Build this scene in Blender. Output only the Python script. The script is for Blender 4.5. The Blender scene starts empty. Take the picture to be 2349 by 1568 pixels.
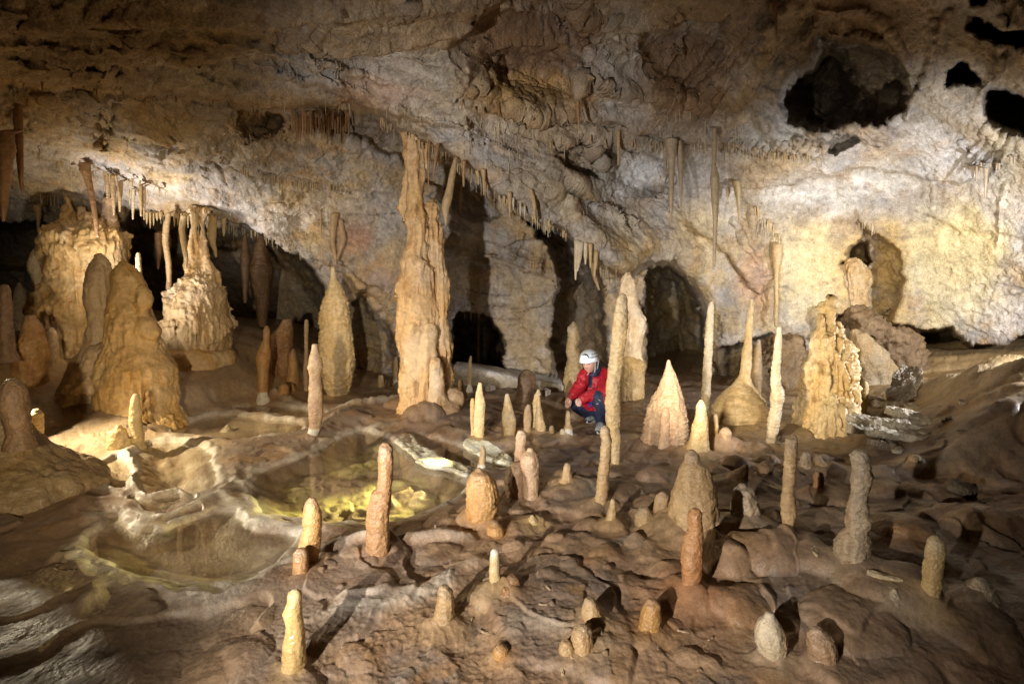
import bpy, math, random
import numpy as np
from mathutils import Vector
random.seed(7)
rng = np.random.default_rng(11)
scene = bpy.context.scene
COL = scene.collection
F32 = np.float32
# ---------------------------------------------------------------- camera model
CX, CY, FP, HZ, CAMZ = 1174.5, 784.0, 1281.0, 686.0, 1.6
DEL = math.atan((CY - HZ) / FP)
FWD = np.array([0, math.cos(DEL), -math.sin(DEL)])
UP = np.array([0, math.sin(DEL), math.cos(DEL)])
CAM = np.array([0, 0, CAMZ])
K = 2349 / 4096.0
FRM = {'P': (0, 0, 1 / K)}
for i, ox in enumerate((0, 1348, 2696)):
    for n, oy in (('A', 0), ('B', 700), ('C', 1500)):
        FRM[n + str(i + 1)] = (ox, oy, 1400 / 2349.)
for i, ox in enumerate((0, 900, 1800)):
    FRM['D' + str(i + 1)] = (ox, 2134, 900 / 2349.)
FRM['D4'] = (2700, 2134, 1396 / 2349.)
FRM['E'] = (2200, 1350, 400 / 1568.)

def fr(f, x, y):
    o = FRM[f]
    return (o[0] + x * o[2]) * K, (o[1] + y * o[2]) * K

def rays(px, py):
    px = np.asarray(px, float); py = np.asarray(py, float)
    a = (px - CX) / FP; b = (CY - py) / FP
    return a, FWD[1] + b * UP[1], FWD[2] + b * UP[2]      # dx, dy, dz

def at(px, py, Y):
    """world point seen in direction (px,py) at depth Y"""
    a, b, c = rays(px, py)
    t = Y / b
    return a * t, b * t, CAMZ + c * t

def on_plane(px, py, z=0.0):
    a, b, c = rays(px, py)
    t = (z - CAMZ) / c
    return a * t, b * t

# ---------------------------------------------------------------- noise
_perm = np.random.default_rng(5).permutation(256).astype(np.int32)
_perm = np.concatenate([_perm, _perm, _perm])
_g = np.random.default_rng(6).normal(size=(256, 3)); _g /= np.linalg.norm(_g, axis=1)[:, None]
_g = (_g * 1.5).astype(F32)

def pn(x, y, z):
    x = np.asarray(x, F32); y = np.asarray(y, F32); z = np.asarray(z, F32)
    x, y, z = np.broadcast_arrays(x, y, z)
    xi = np.floor(x); yi = np.floor(y); zi = np.floor(z)
    fx = x - xi; fy = y - yi; fz = z - zi
    xi = xi.astype(np.int32) & 255; yi = yi.astype(np.int32) & 255; zi = zi.astype(np.int32) & 255
    u = fx * fx * fx * (fx * (fx * 6 - 15) + 10); v = fy * fy * fy * (fy * (fy * 6 - 15) + 10)
    w = fz * fz * fz * (fz * (fz * 6 - 15) + 10)
    def c(i, j, k):
        h = _perm[_perm[_perm[xi + i] + yi + j] + zi + k]
        g = _g[h]
        return g[..., 0] * (fx - i) + g[..., 1] * (fy - j) + g[..., 2] * (fz - k)
    x00 = c(0, 0, 0); x00 = x00 + u * (c(1, 0, 0) - x00)
    x10 = c(0, 1, 0); x10 = x10 + u * (c(1, 1, 0) - x10)
    x01 = c(0, 0, 1); x01 = x01 + u * (c(1, 0, 1) - x01)
    x11 = c(0, 1, 1); x11 = x11 + u * (c(1, 1, 1) - x11)
    a = x00 + v * (x10 - x00); b = x01 + v * (x11 - x01)
    return a + w * (b - a)

def fbm(x, y, z, s=1.0, o=4, g=0.5, mode=0):
    r = 0; a = 1.0; t = 0
    for i in range(o):
        n = pn(x * s + 17.3 * i, y * s + 5.1 * i, z * s + 9.7 * i)
        if mode == 1: n = 0.6 - 2 * np.abs(n)       # ridged
        if mode == 2: n = 2 * np.abs(n) - 0.6       # billow
        r = r + a * n; t += a; a *= g; s *= 2.03
    return r / t * 1.4

def sstep(a, b, x):
    t = np.clip((x - a) / (b - a), 0, 1)
    return t * t * (3 - 2 * t)

def sdf(poly, X, Y):
    """signed distance, negative inside"""
    X = np.asarray(X, F32); Y = np.asarray(Y, F32)
    d = np.full(X.shape, 1e9, F32); ins = np.zeros(X.shape, bool)
    n = len(poly)
    for i in range(n):
        x0, y0 = poly[i]; x1, y1 = poly[(i + 1) % n]
        ex, ey = x1 - x0, y1 - y0
        L = ex * ex + ey * ey + 1e-12
        t = np.clip(((X - x0) * ex + (Y - y0) * ey) / L, 0, 1)
        d = np.minimum(d, (X - x0 - t * ex) ** 2 + (Y - y0 - t * ey) ** 2)
        if y0 != y1:
            c = ((y0 <= Y) & (Y < y1)) | ((y1 <= Y) & (Y < y0))
            ins ^= c & (X < x0 + (Y - y0) / (y1 - y0) * ex)
    d = np.sqrt(d)
    return np.where(ins, -d, d)

def dpoly(line, X, Y):
    X = np.asarray(X, F32); Y = np.asarray(Y, F32)
    d = np.full(X.shape, 1e9, F32)
    for (x0, y0), (x1, y1) in zip(line[:-1], line[1:]):
        ex, ey = x1 - x0, y1 - y0
        t = np.clip(((X - x0) * ex + (Y - y0) * ey) / (ex * ex + ey * ey + 1e-12), 0, 1)
        d = np.minimum(d, (X - x0 - t * ex) ** 2 + (Y - y0 - t * ey) ** 2)
    return np.sqrt(d)

class RBF:
    def __init__(s, pts, sc=400.):
        p = np.array(pts, float); s.sc = sc; s.c = p[:, :2] / sc; n = len(p)
        A = np.zeros((n + 3, n + 3)); A[:n, :n] = s.phi(s.c[:, None] - s.c[None])
        A[:n, :n] += np.eye(n) * 0.01
        A[:n, n] = 1; A[:n, n + 1:] = s.c; A[n, :n] = 1; A[n + 1:, :n] = s.c.T
        s.w = np.linalg.solve(A, np.concatenate([p[:, 2], [0, 0, 0]]))
    def phi(s, d):
        r2 = (d ** 2).sum(-1)
        return 0.5 * r2 * np.log(r2 + 1e-9)
    def __call__(s, x, y):
        x = np.asarray(x, float) / s.sc; y = np.asarray(y, float) / s.sc
        n = len(s.c)
        r = s.w[n] + s.w[n + 1] * x + s.w[n + 2] * y
        for i in range(n):
            r2 = (x - s.c[i, 0]) ** 2 + (y - s.c[i, 1]) ** 2
            r = r + s.w[i] * 0.5 * r2 * np.log(r2 + 1e-9)
        return r

# ---------------------------------------------------------------- mesh helpers
def mk(name, V, Fc, mat=None, col=None, parent=None, loc=None, smooth=True):
    """V (n,3); Fc (m,4)/(m,3) int array or list of arrays"""
    me = bpy.data.meshes.new(name)
    V = np.asarray(V, F32)
    if loc is not None: V = V - np.asarray(loc, F32)
    Fl = Fc if isinstance(Fc, list) else [Fc]
    Fl = [np.asarray(q, np.int32) for q in Fl if len(q)]
    me.vertices.add(len(V)); me.vertices.foreach_set('co', V.ravel())
    nl = sum(q.size for q in Fl); nf = sum(len(q) for q in Fl)
    me.loops.add(nl); me.polygons.add(nf)
    me.loops.foreach_set('vertex_index', np.concatenate([q.ravel() for q in Fl]))
    sizes = np.concatenate([np.full(len(q), q.shape[1], np.int32) for q in Fl])
    st = np.concatenate([[0], np.cumsum(sizes)[:-1]]).astype(np.int32)
    me.polygons.foreach_set('loop_start', st)
    me.polygons.foreach_set('use_smooth', np.full(nf, smooth))
    me.update(calc_edges=True); me.validate()
    if col is not None:
        ca = me.color_attributes.new('Col', 'FLOAT_COLOR', 'POINT')
        c4 = np.ones((len(V), 4), F32); c4[:, :3] = col
        ca.data.foreach_set('color', c4.ravel())
    ob = bpy.data.objects.new(name, me); COL.objects.link(ob)
    if loc is not None: ob.location = [float(q) for q in loc]
    if mat: me.materials.append(mat)
    if parent:
        ob.parent = parent
        w = Vector((0, 0, 0)); q = parent
        while q: w = w + q.location; q = q.parent
        ob.location = (Vector([float(a) for a in loc]) if loc is not None else Vector((0, 0, 0))) - w
    return ob

def empty(name, loc):
    o = bpy.data.objects.new(name, None); COL.objects.link(o); o.location = [float(q) for q in loc]
    o.empty_display_size = 0.1
    return o

def tag(o, label=None, cat=None, group=None, kind=None):
    if label: o['label'] = label
    if cat: o['category'] = cat
    if group: o['group'] = group
    if kind: o['kind'] = kind
    return o

def gridfaces(nr, nc, wrap=False):
    r = np.arange(nr - 1)[:, None]; c = np.arange(nc if wrap else nc - 1)[None]
    c1 = (c + 1) % nc
    return np.stack([r * nc + c, r * nc + c1, (r + 1) * nc + c1, (r + 1) * nc + c], -1).reshape(-1, 4)

def gnormals(P):
    """normals of a (nr,nc,3) grid, facing the camera side"""
    du = np.gradient(P, axis=1); dv = np.gradient(P, axis=0)
    n = np.cross(du, dv); n /= np.linalg.norm(n, axis=-1, keepdims=True) + 1e-12
    s = ((P - CAM) * n).sum(-1) > 0
    n[s] *= -1
    return n

# ---------------------------------------------------------------- materials
def rock_mat(name, rough=0.62, bump=0.5, scales=(35, 130), var=0.35, spec=0.4, coat=0.0, sss=0.0, flat=None, speck=.12):
    m = bpy.data.materials.new(name); m.use_nodes = True
    nt = m.node_tree; N = nt.nodes; L = nt.links
    b = N['Principled BSDF']
    tc = N.new('ShaderNodeTexCoord'); geo = N.new('ShaderNodeNewGeometry')
    co = geo.outputs['Position']
    if flat is None:
        at_ = N.new('ShaderNodeAttribute'); at_.attribute_name = 'Col'; base = at_.outputs['Color']
    else:
        rg = N.new('ShaderNodeRGB'); rg.outputs[0].default_value = (*flat, 1); base = rg.outputs[0]
    n1 = N.new('ShaderNodeTexNoise'); n1.inputs['Scale'].default_value = scales[0] * 0.45; n1.inputs['Detail'].default_value = 6
    n1.inputs['Roughness'].default_value = 0.65
    L.new(co, n1.inputs['Vector'])
    r1 = N.new('ShaderNodeMapRange'); r1.inputs[1].default_value = 0.3; r1.inputs[2].default_value = 0.7
    r1.inputs[3].default_value = 1 - var; r1.inputs[4].default_value = 1 + var * 0.8
    L.new(n1.outputs['Fac'], r1.inputs[0])
    mx = N.new('ShaderNodeMix'); mx.data_type = 'RGBA'; mx.blend_type = 'MULTIPLY'; mx.inputs[0].default_value = 1
    L.new(base, mx.inputs[6]); L.new(r1.outputs[0], mx.inputs[7])
    n2 = N.new('ShaderNodeTexNoise'); n2.inputs['Scale'].default_value = scales[0]; n2.inputs['Detail'].default_value = 5
    n3 = N.new('ShaderNodeTexNoise'); n3.inputs['Scale'].default_value = scales[1]; n3.inputs['Detail'].default_value = 3
    L.new(co, n2.inputs['Vector']); L.new(co, n3.inputs['Vector'])
    # fine mineral speckle
    sp = N.new('ShaderNodeMapRange'); sp.inputs[1].default_value = .36; sp.inputs[2].default_value = .62; sp.inputs[3].default_value = 1 - speck; sp.inputs[4].default_value = 1 + speck * .75
    L.new(n3.outputs['Fac'], sp.inputs[0])
    n5 = N.new('ShaderNodeTexNoise'); n5.inputs['Scale'].default_value = scales[1] * .4; n5.inputs['Detail'].default_value = 4; n5.inputs['Roughness'].default_value = .7
    L.new(co, n5.inputs['Vector'])
    pk = N.new('ShaderNodeMapRange'); pk.inputs[1].default_value = .60; pk.inputs[2].default_value = .70; pk.inputs[3].default_value = 1; pk.inputs[4].default_value = 1 - 1.6 * speck
    L.new(n5.outputs['Fac'], pk.inputs[0])
    mm = N.new('ShaderNodeMath'); mm.operation = 'MULTIPLY'; L.new(sp.outputs[0], mm.inputs[0]); L.new(pk.outputs[0], mm.inputs[1])
    m2 = N.new('ShaderNodeMix'); m2.data_type = 'RGBA'; m2.blend_type = 'MULTIPLY'; m2.inputs[0].default_value = 1
    L.new(mx.outputs[2], m2.inputs[6]); L.new(mm.outputs[0], m2.inputs[7]); L.new(m2.outputs[2], b.inputs['Base Color'])
    ad = N.new('ShaderNodeMath'); ad.operation = 'MULTIPLY_ADD'; ad.inputs[1].default_value = 0.35
    L.new(n3.outputs['Fac'], ad.inputs[0]); L.new(n2.outputs['Fac'], ad.inputs[2])
    bp = N.new('ShaderNodeBump'); bp.inputs['Strength'].default_value = bump; bp.inputs['Distance'].default_value = 0.03
    L.new(ad.outputs[0], bp.inputs['Height']); L.new(bp.outputs[0], b.inputs['Normal'])
    rr = N.new('ShaderNodeMapRange'); rr.inputs[1].default_value = 0.35; rr.inputs[2].default_value = 0.65
    rr.inputs[3].default_value = rough - 0.15; rr.inputs[4].default_value = min(1, rough + 0.15)
    n4 = N.new('ShaderNodeTexNoise'); n4.inputs['Scale'].default_value = 6; n4.inputs['Detail'].default_value = 4
    L.new(co, n4.inputs['Vector']); L.new(n4.outputs['Fac'], rr.inputs[0]); L.new(rr.outputs[0], b.inputs['Roughness'])
    b.inputs['Specular IOR Level'].default_value = spec
    b.inputs['Coat Weight'].default_value = coat; b.inputs['Coat Roughness'].default_value = 0.25
    if sss:
        b.inputs['Subsurface Weight'].default_value = sss; b.inputs['Subsurface Radius'].default_value = (0.03, 0.018, 0.008)
        b.inputs['Subsurface Scale'].default_value = 1.0
    return m

def plain(name, c, rough=0.6, spec=0.4, bump=0, scale=60, sss=0, coat=0, emit=0, metal=0):
    m = bpy.data.materials.new(name); m.use_nodes = True
    nt = m.node_tree; N = nt.nodes; L = nt.links; b = N['Principled BSDF']
    b.inputs['Roughness'].default_value = rough; b.inputs['Specular IOR Level'].default_value = spec
    b.inputs['Metallic'].default_value = metal
    tx = N.new('ShaderNodeTexNoise'); tx.inputs['Scale'].default_value = scale; tx.inputs['Detail'].default_value = 4
    geo = N.new('ShaderNodeNewGeometry'); L.new(geo.outputs['Position'], tx.inputs['Vector'])
    rm = N.new('ShaderNodeMapRange'); rm.inputs[1].default_value = .3; rm.inputs[2].default_value = .7
    rm.inputs[3].default_value = .82; rm.inputs[4].default_value = 1.12
    L.new(tx.outputs['Fac'], rm.inputs[0])
    mx = N.new('ShaderNodeMix'); mx.data_type = 'RGBA'; mx.blend_type = 'MULTIPLY'; mx.inputs[0].default_value = 1
    mx.inputs[6].default_value = (*c, 1); L.new(rm.outputs[0], mx.inputs[7]); L.new(mx.outputs[2], b.inputs['Base Color'])
    if bump:
        bp = N.new('ShaderNodeBump'); bp.inputs['Strength'].default_value = bump; bp.inputs['Distance'].default_value = .01
        L.new(tx.outputs['Fac'], bp.inputs['Height']); L.new(bp.outputs[0], b.inputs['Normal'])
    b.inputs['Coat Weight'].default_value = coat
    if sss:
        b.inputs['Subsurface Weight'].default_value = sss; b.inputs['Subsurface Radius'].default_value = (0.02, 0.01, 0.006)
    if emit:
        b.inputs['Emission Color'].default_value = (*c, 1); b.inputs['Emission Strength'].default_value = emit
    return m

M_WALL = rock_mat('cave_limestone', rough=0.68, bump=0.95, scales=(15, 55), var=0.26, spec=0.35, speck=.21)
M_FLOOR = rock_mat('flowstone_floor', rough=0.52, bump=0.2, scales=(50, 150), var=0.26, spec=0.45, speck=.13)
M_STAL = rock_mat('calcite', rough=0.42, bump=0.45, scales=(40, 120), var=0.22, spec=0.45)
M_WAX = rock_mat('wet_white_calcite', rough=0.3, bump=0.15, scales=(40, 120), var=0.1, spec=0.5, coat=0.4, sss=0.35)
M_STRAW = rock_mat('straw_calcite', rough=0.4, bump=0.1, scales=(40, 120), var=0.2, flat=(0.55, 0.44, 0.28))

def mixc(a, b, t):
    t = np.asarray(t)[..., None]
    return np.asarray(a) * (1 - t) + np.asarray(b) * t
# ================================================================= FLOOR
zc = [  # broad ground height: P-x, P-y, z
 (0,1568,-.02),(250,1560,0.0),(480,1560,.05),(700,1568,.03),(1000,1568,.05),(1300,1560,.06),(1600,1560,.10),(1900,1560,.12),(2349,1568,.12),
 (100,1350,-.02),(620,1420,.06),(900,1420,.07),(1150,1400,.10),(1500,1400,.14),(1800,1400,.16),(2200,1400,.18),
 (700,1260,.05),(1100,1200,.10),(1400,1200,.15),(1640,1220,.20),(1950,1220,.2),(2349,1200,.25),
 (100,1150,.05),(330,1180,.04),(550,1130,.04),(1150,1080,.05),(1400,1080,.10),(1700,1060,.15),(2000,1050,.2),(2349,1050,.35),
 (60,1000,.10),(280,1010,.06),(650,1010,.04),(980,960,.12),(1200,1000,.05),(1380,990,.08),(1600,960,.10),(1850,950,.15),(2100,960,.3),(2349,930,.75),
 (60,900,.25),(250,900,.25),(420,880,.12),(650,900,.06),(900,900,.08),(1150,900,.06),(1350,900,.1),(1700,900,.12),(2000,890,.3),(2200,870,.6),(2349,830,.95),
 (300,840,.2),(600,820,.2),(850,850,.1),(1150,860,.05),(1500,860,.1)]
zc = [q for q in zc if not (q[0] < 300 and q[1] < 950) and q[:2] not in ((300,840),(420,880),(600,820))]
for px, py, Y in [(170,812,9.0),(450,815,9.2),(330,925,7.0),(60,897,6.9),(110,827,8.4),(25,830,7.0),(45,740,10.0),(200,880,7.6),(-200,900,6.4),(430,870,8.3),(560,860,8.9),(600,800,10.2),(300,800,9.4)]:
    zc.append((px, py, CAMZ + Y * float(rays(px, py)[2] / rays(px, py)[1])))
_w = []
for px, py, z in zc:
    x, y = on_plane(px, py, z); _w.append((x, y, z))
_w += [(-3, .5, 0), (0, .5, .02), (3, .5, .1), (-9, 9, .4), (-12, 13, .4), (0, 14, .1), (9, 9, .9), (12, 13, 1.2), (6, 4, .5), (-6, 4, .1)]
BASEZ = RBF(_w, 3.0)

def wl(f, pts, z=0.0):
    o = []
    for x, y in pts:
        px, py = fr(f, x, y); a, b = on_plane(px, py, z); o.append((float(a), float(b)))
    return o
def smooth_poly(p, it=1, closed=True):
    p = np.array(p)
    for _ in range(it):
        q = np.roll(p, -1, 0)
        if closed: p = np.stack([.75 * p + .25 * q, .25 * p + .75 * q], 1).reshape(-1, 2)
        else:
            a, b = p[:-1], p[1:]
            p = np.concatenate([p[:1], np.stack([.75 * a + .25 * b, .25 * a + .75 * b], 1).reshape(-1, 2), p[-1:]])
    return [tuple(map(float, v)) for v in p]

POOLS = [  # outline, depth, rim height, rim width
 ('C1', [(575,1125),(600,1080),(690,1010),(705,960),(790,985),(850,1040),(960,1072),(1080,1060),(1250,1000),(1400,950),(1480,920),(1560,940),(1650,1020),(1760,1068),(1950,1075),(2010,1075),(1985,1130),(1900,1220),(1800,1300),(1600,1370),(1450,1408),(1250,1405),(1150,1380),(1000,1365),(900,1330),(820,1280),(740,1250),(640,1210),(590,1150)], .065, .02, .05),
 ('C1', [(905,620),(870,545),(960,475),(1100,455),(1250,445),(1390,500),(1425,560),(1425,620),(1470,690),(1430,750),(1330,815),(1150,795),(1000,810),(930,750),(930,690)], .12, .04, .05),
 ('C1', [(890,800),(1000,830),(1150,830),(1300,830),(1210,870),(1090,930),(1000,930),(965,880),(920,860)], .08, .03, .03),
 ('P', [(577,1096),(640,1066),(720,1040),(790,1000),(845,985),(892,1006),(935,1034),(952,1055),(980,1066),(1025,1072),(1072,1098),(1064,1128),(1020,1156),(980,1176),(910,1200),(830,1206),(770,1203),(710,1191),(650,1190),(612,1186),(594,1158),(580,1130)], .13, .018, .05),
 ('C2', [(520,410),(640,425),(760,460),(850,495),(960,555),(1130,590),(1165,620),(1000,650),(900,630),(700,570),(560,490)], .15, .02, .03),
 ('C1', [(1120,385),(1350,285),(1530,262),(1750,300),(2020,312),(2045,385),(1900,412),(1560,445),(1350,412)], .10, .03, .04),
 ('C1', [(1560,232),(1700,205),(1900,215),(2060,235),(2200,245),(2120,300),(2000,292),(1850,265),(1650,250)], .08, .02, .03),
 ('C1', [(660,640),(760,560),(840,540),(870,620),(890,700),(870,770),(760,780),(700,720)], .07, .03, .035),
 ('C2', [(0,140),(140,120),(330,100),(420,130),(420,60),(300,40),(120,40),(0,90)], .06, .02, .03),
 ('C2', [(1420,300),(1500,240),(1560,260),(1600,330),(1560,400),(1450,405)], .06, .02, .03),
]
_pools = []
for f, pts, dep, rh, rw in POOLS:
    _pools.append((smooth_poly(wl(f, pts), 2), dep, rh, rw))
EXTRA = [
 ('C1', [(725,945),(650,1000),(560,1060),(495,1110),(490,1155),(560,1200),(650,1245),(740,1295)], .022, .060, .95),
 ('C1', [(740,930),(850,885),(930,900),(975,955),(1080,955),(1250,895),(1400,830),(1500,800),(1580,880),(1680,950),(1800,985),(2000,1000)], .035, .045, .9),
 ('C1', [(740,1300),(900,1385),(1100,1430),(1300,1445),(1500,1430),(1700,1375),(1880,1250)], .012, .08, .55),
 ('C1', [(920,590),(890,545),(965,475),(1100,440),(1250,428),(1400,475),(1445,560),(1445,640),(1500,690)], .035, .035, .95),
 ('C1', [(900,620),(915,690),(885,760),(920,800),(1050,825),(1200,815)], .03, .030, .7),
 ('C1', [(1500,700),(1580,700),(1660,720),(1720,820),(1740,900),(1790,970)], .03, .06, .9),
 ('C1', [(1880,610),(1960,650),(2060,700),(2110,740),(2030,770),(1900,800),(1800,850)], .05, .04, .6),   # raised ridges: frame, line, height, width(m), whiteness
 ('P', [(632,912),(660,922),(740,938),(800,936),(930,924)], .09, .06, 1.0),
 ('C1', [(1525,258),(1600,272),(1750,282),(1870,300),(2040,300)], .035, .05, .5),
 ('C1', [(2160,330),(2230,300),(2349,255)], .05, .06, .4),
 ('C1', [(300,540),(380,560),(520,570),(600,600)], .05, .09, .3),
 ('C1', [(400,460),(620,390),(800,320),(1000,300)], .05, .10, .1),
 ('C1', [(1140,400),(1200,470),(1400,470)], .03, .05, .6),
 ('C1', [(840,1400),(1000,1420),(1150,1440),(1300,1490),(1500,1490)], .02, .12, .4),
 ('C1', [(1090,1560),(1040,1480),(1010,1450)], -.03, .03, .0),
 ('C1', [(620,860),(590,900),(640,960)], .05, .06, .1),
 ('C1', [(380,1180),(480,1210),(600,1250),(700,1340)], .04, .035, .1),
 ('C1', [(560,1567),(640,1440),(720,1390)], .05, .05, .1),
 ('C2', [(0,1180),(120,1170),(330,1190),(560,1130),(700,1130),(880,1140)], .05, .05, .35),
 ('C2', [(100,1567),(300,1520),(600,1490),(760,1390),(930,1300)], .03, .05, .25),
 ('D2', [(1250,900),(1600,830),(1900,780),(2250,600),(2349,560)], .02, .06, .8),
 ('D3', [(700,1180),(760,1090),(880,1080),(1050,1180),(1300,1290),(1600,1370)], .02, .05, .3),
 ('C3', [(200,1440),(500,1180),(800,1330),(840,1400)], .04, .10, 0),
 ('C3', [(700,1110),(760,1220),(840,1330),(850,1420)], -.03, .03, 0),
 ('C3', [(1000,1380),(1060,1440),(1400,1500),(1700,1567)], -.04, .04, 0),
 ('C3', [(700,440),(1000,470),(1300,500),(1700,560),(2000,600),(2349,620)], .05, .12, 0),
 ('C3', [(1300,800),(1600,760),(1900,780),(2100,700)], .05, .14, .2),
 ('C3', [(1800,320),(1950,420),(2100,520),(2349,560)], .08, .2, .3),
]
_extra = [(smooth_poly(wl(f, l, 0.05), 2, False), h, w, wh) for f, l, h, w, wh in EXTRA]
# individual lumps of the floor (P coords, radius in P px, height m)
LUMPS = [(975,960,55,.16),(940,930,60,.1),(1045,915,28,.17),(1000,985,40,.06),(880,975,60,.05),(1100,1205,55,.05),(1190,1215,60,.04),(1500,1128,38,.08),
 (1400,1112,34,.05),(1330,1110,38,.05),(1290,1110,26,.05),(1660,1040,60,.10),(1720,1050,45,.08),(1800,1020,60,.08),(2060,1290,70,.08),(2160,1260,60,.06),
 (1560,1215,60,.08),(1500,1190,50,.06),(1660,1335,70,.1),(1760,1330,90,.12),(1700,1420,80,.05),(1880,1350,90,.08),(2050,1430,130,.10),(1950,1480,110,.06),(2200,1480,120,.06),
 (1270,1260,24,.04),(1340,1230,34,.045),(1400,1235,40,.05),(1460,1280,28,.03),(1380,1300,30,.025),(1240,1290,30,.02),(1180,1260,26,.02),(1310,1330,24,.015),
 (560,1420,90,.02),(760,1250,40,.04),(730,1290,30,.03),(850,1270,70,.03),(1000,1270,60,.03),(1530,1340,40,.03),(1460,1360,40,.02),(520,1500,110,.05),(830,1500,60,.03),
 (1620,1120,50,.05),(1420,1160,60,.04),(1600,1040,50,.05),(1780,1120,60,.06),(1880,1010,40,.05),(1900,1190,70,.08),(2080,1010,60,.06),(2220,1000,60,.1),(2290,960,50,.16),(2320,1040,70,.08),
 (1760,1080,30,.08),(1690,1105,40,.10),(1880,1075,45,.06),(2010,1170,55,.07),(2250,1280,110,.14),(2130,1180,70,.07),(380,1060,40,.03),(560,1050,50,.04)]
_lumps = []
for px, py, r, h in LUMPS:
    x, y = on_plane(px, py, .08); _lumps.append((float(x), float(y), r / FP * float(y), h))
r2 = np.random.default_rng(3)
for i in range(200):       # small nubs on the near flowstone
    px = r2.uniform(700, 2300); py = r2.uniform(1060, 1560)
    x, y = on_plane(px, py, .08)
    _lumps.append((float(x), float(y), r2.uniform(.015, .07), r2.uniform(.004, .016)))

SKIRTS = []; BUILD = [False]
def floor_z(x, y, full=True):
    x = np.asarray(x, float); y = np.asarray(y, float)
    xc = np.clip(x, -12, 12); yc = np.clip(y, .5, 14)
    b = BASEZ(xc, yc)
    wx = x + .05 * pn(x * 3, y * 3, 1.5) + .03 * pn(x * 9, y * 9, 4.5)
    wy = y + .05 * pn(x * 3, y * 3, 7.5) + .03 * pn(x * 9, y * 9, 8.5)
    rimn = np.clip(.45 + .9 * fbm(x, y, 6.6, 2.2, 2, .5), 0, 1)
    dmin = np.full(x.shape, 9.0); depth = np.full(x.shape, .1); rim = np.zeros(x.shape)
    for poly, dep, rh, rw in _pools:
        a = np.array(poly); m = 0.8
        sel = (x > a[:, 0].min() - m) & (x < a[:, 0].max() + m) & (y > a[:, 1].min() - m) & (y < a[:, 1].max() + m)
        if not sel.any(): continue
        d = np.full(x.shape, 9.0); d[sel] = sdf(poly, wx[sel], wy[sel])
        rim = np.maximum(rim, rh * (.35 + 1.0 * rimn) * np.exp(-((d - .035) / (rw * (.45 + .5 * rimn))) ** 2))
        depth = np.where(d < dmin, dep, depth); dmin = np.minimum(dmin, d)
    f1 = fbm(wx, wy, 0.3, 1.3, 4, .5)
    f2 = fbm(wx, wy, 2.3, 3.6, 2, .4, 2)
    near = 1 - sstep(6, 11, y)
    # lumpy terraces
    t = f1 * .5 + fbm(wx, wy, 5.1, 2.6, 3, .5) * .35
    st = t * 6; fl = np.floor(st); ter = (fl + sstep(.62, .9, st - fl)) / 6
    right = sstep(-1.2, .2, x - (y - 3) * .05)
    sh = fbm(wx, wy, 9.1, .85, 3, .5); sheet = sstep(-.02, .03, sh)      # smooth flowstone sheets over rougher mud
    lum = 1 - .75 * sheet
    h = .05 * f1 + (.050 * ter) * (0.3 + .7 * right) * lum - .020 * f2 * (.3 + .7 * right) * lum + .030 * sheet + .02 * sstep(.25, .27, sh)
    h = h + .006 * fbm(x, y, 3.7, 13, 3, .5) * (.5 + .5 * right)
    out = np.maximum(b, .025) * 1.0 + h * .9
    out = np.maximum(out, .018 + .01 * f1)
    white = np.exp(-((dmin - .03) / (.025 + .10 * rimn)) ** 2) * (.25 + .7 * rimn)
    for ln, hh, w, wh in _extra:
        a = np.array(ln); m = 4 * abs(w)
        sel = (x > a[:, 0].min() - m) & (x < a[:, 0].max() + m) & (y > a[:, 1].min() - m) & (y < a[:, 1].max() + m)
        if not sel.any(): continue
        g = np.exp(-(dpoly(ln, wx[sel], wy[sel]) / w) ** 2)
        out[sel] += hh * g; white[sel] = np.maximum(white[sel], wh * g)
    lump = np.zeros(x.shape)
    for lx, ly, lr, lh in _lumps:
        sel = (np.abs(x - lx) < lr) & (np.abs(y - ly) < lr)
        if not sel.any(): continue
        q = ((wx[sel] - lx) ** 2 + (wy[sel] - ly) ** 2) / lr ** 2
        lump[sel] = np.maximum(lump[sel], lh * np.clip(1 - q, 0, 1) ** .6)
    out = out + lump
    if BUILD[0]:
        for lx, ly, lr, lh, _c in SKIRTS:
            sel = (np.abs(x - lx) < lr) & (np.abs(y - ly) < lr)
            if not sel.any(): continue
            q = np.hypot(wx[sel] - lx, wy[sel] - ly) / lr
            out[sel] += lh * np.clip(1 - q, 0, 1) ** 2
    out = np.where(dmin < .5, np.minimum(out, .016 + .03 * np.clip(fbm(x, y, 4.2, 5, 2) + .5, 0, 1) + .30 * np.maximum(dmin - .05, 0)) * sstep(.5, .3, dmin) + out * sstep(.3, .5, dmin), out)
    k = sstep(-.02, .07, dmin)
    deep = sstep(.10, .13, depth)
    uw = -depth * sstep(0.0, .26, -dmin) - .012 + (.012 + .09 * deep) * f1 * sstep(.1, .4, -dmin) + .03 * deep * sheet * sstep(.1, .3, -dmin) - .03 * deep * np.abs(f2) * sstep(.02, .2, -dmin)
    z = uw * (1 - k) + out * k
    z = z * 1.0 + rim
    z = np.where(dmin > 0.02, np.maximum(z, .006), z)
    return (z, dmin, white, f1, f2, lump) if full else z

def ground_at(px, py):
    """first hit of the pixel ray on the floor"""
    a, b, c = [float(v) for v in rays(px, py)]
    t = np.linspace(1.2, 15, 900)
    x, y, z = a * t, b * t, CAMZ + c * t
    fz = floor_z(x, y, False)
    i = np.argmax(z < fz)
    if z[i] >= fz[i]: i = len(t) - 1
    return x[i], y[i], z[i]

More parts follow.
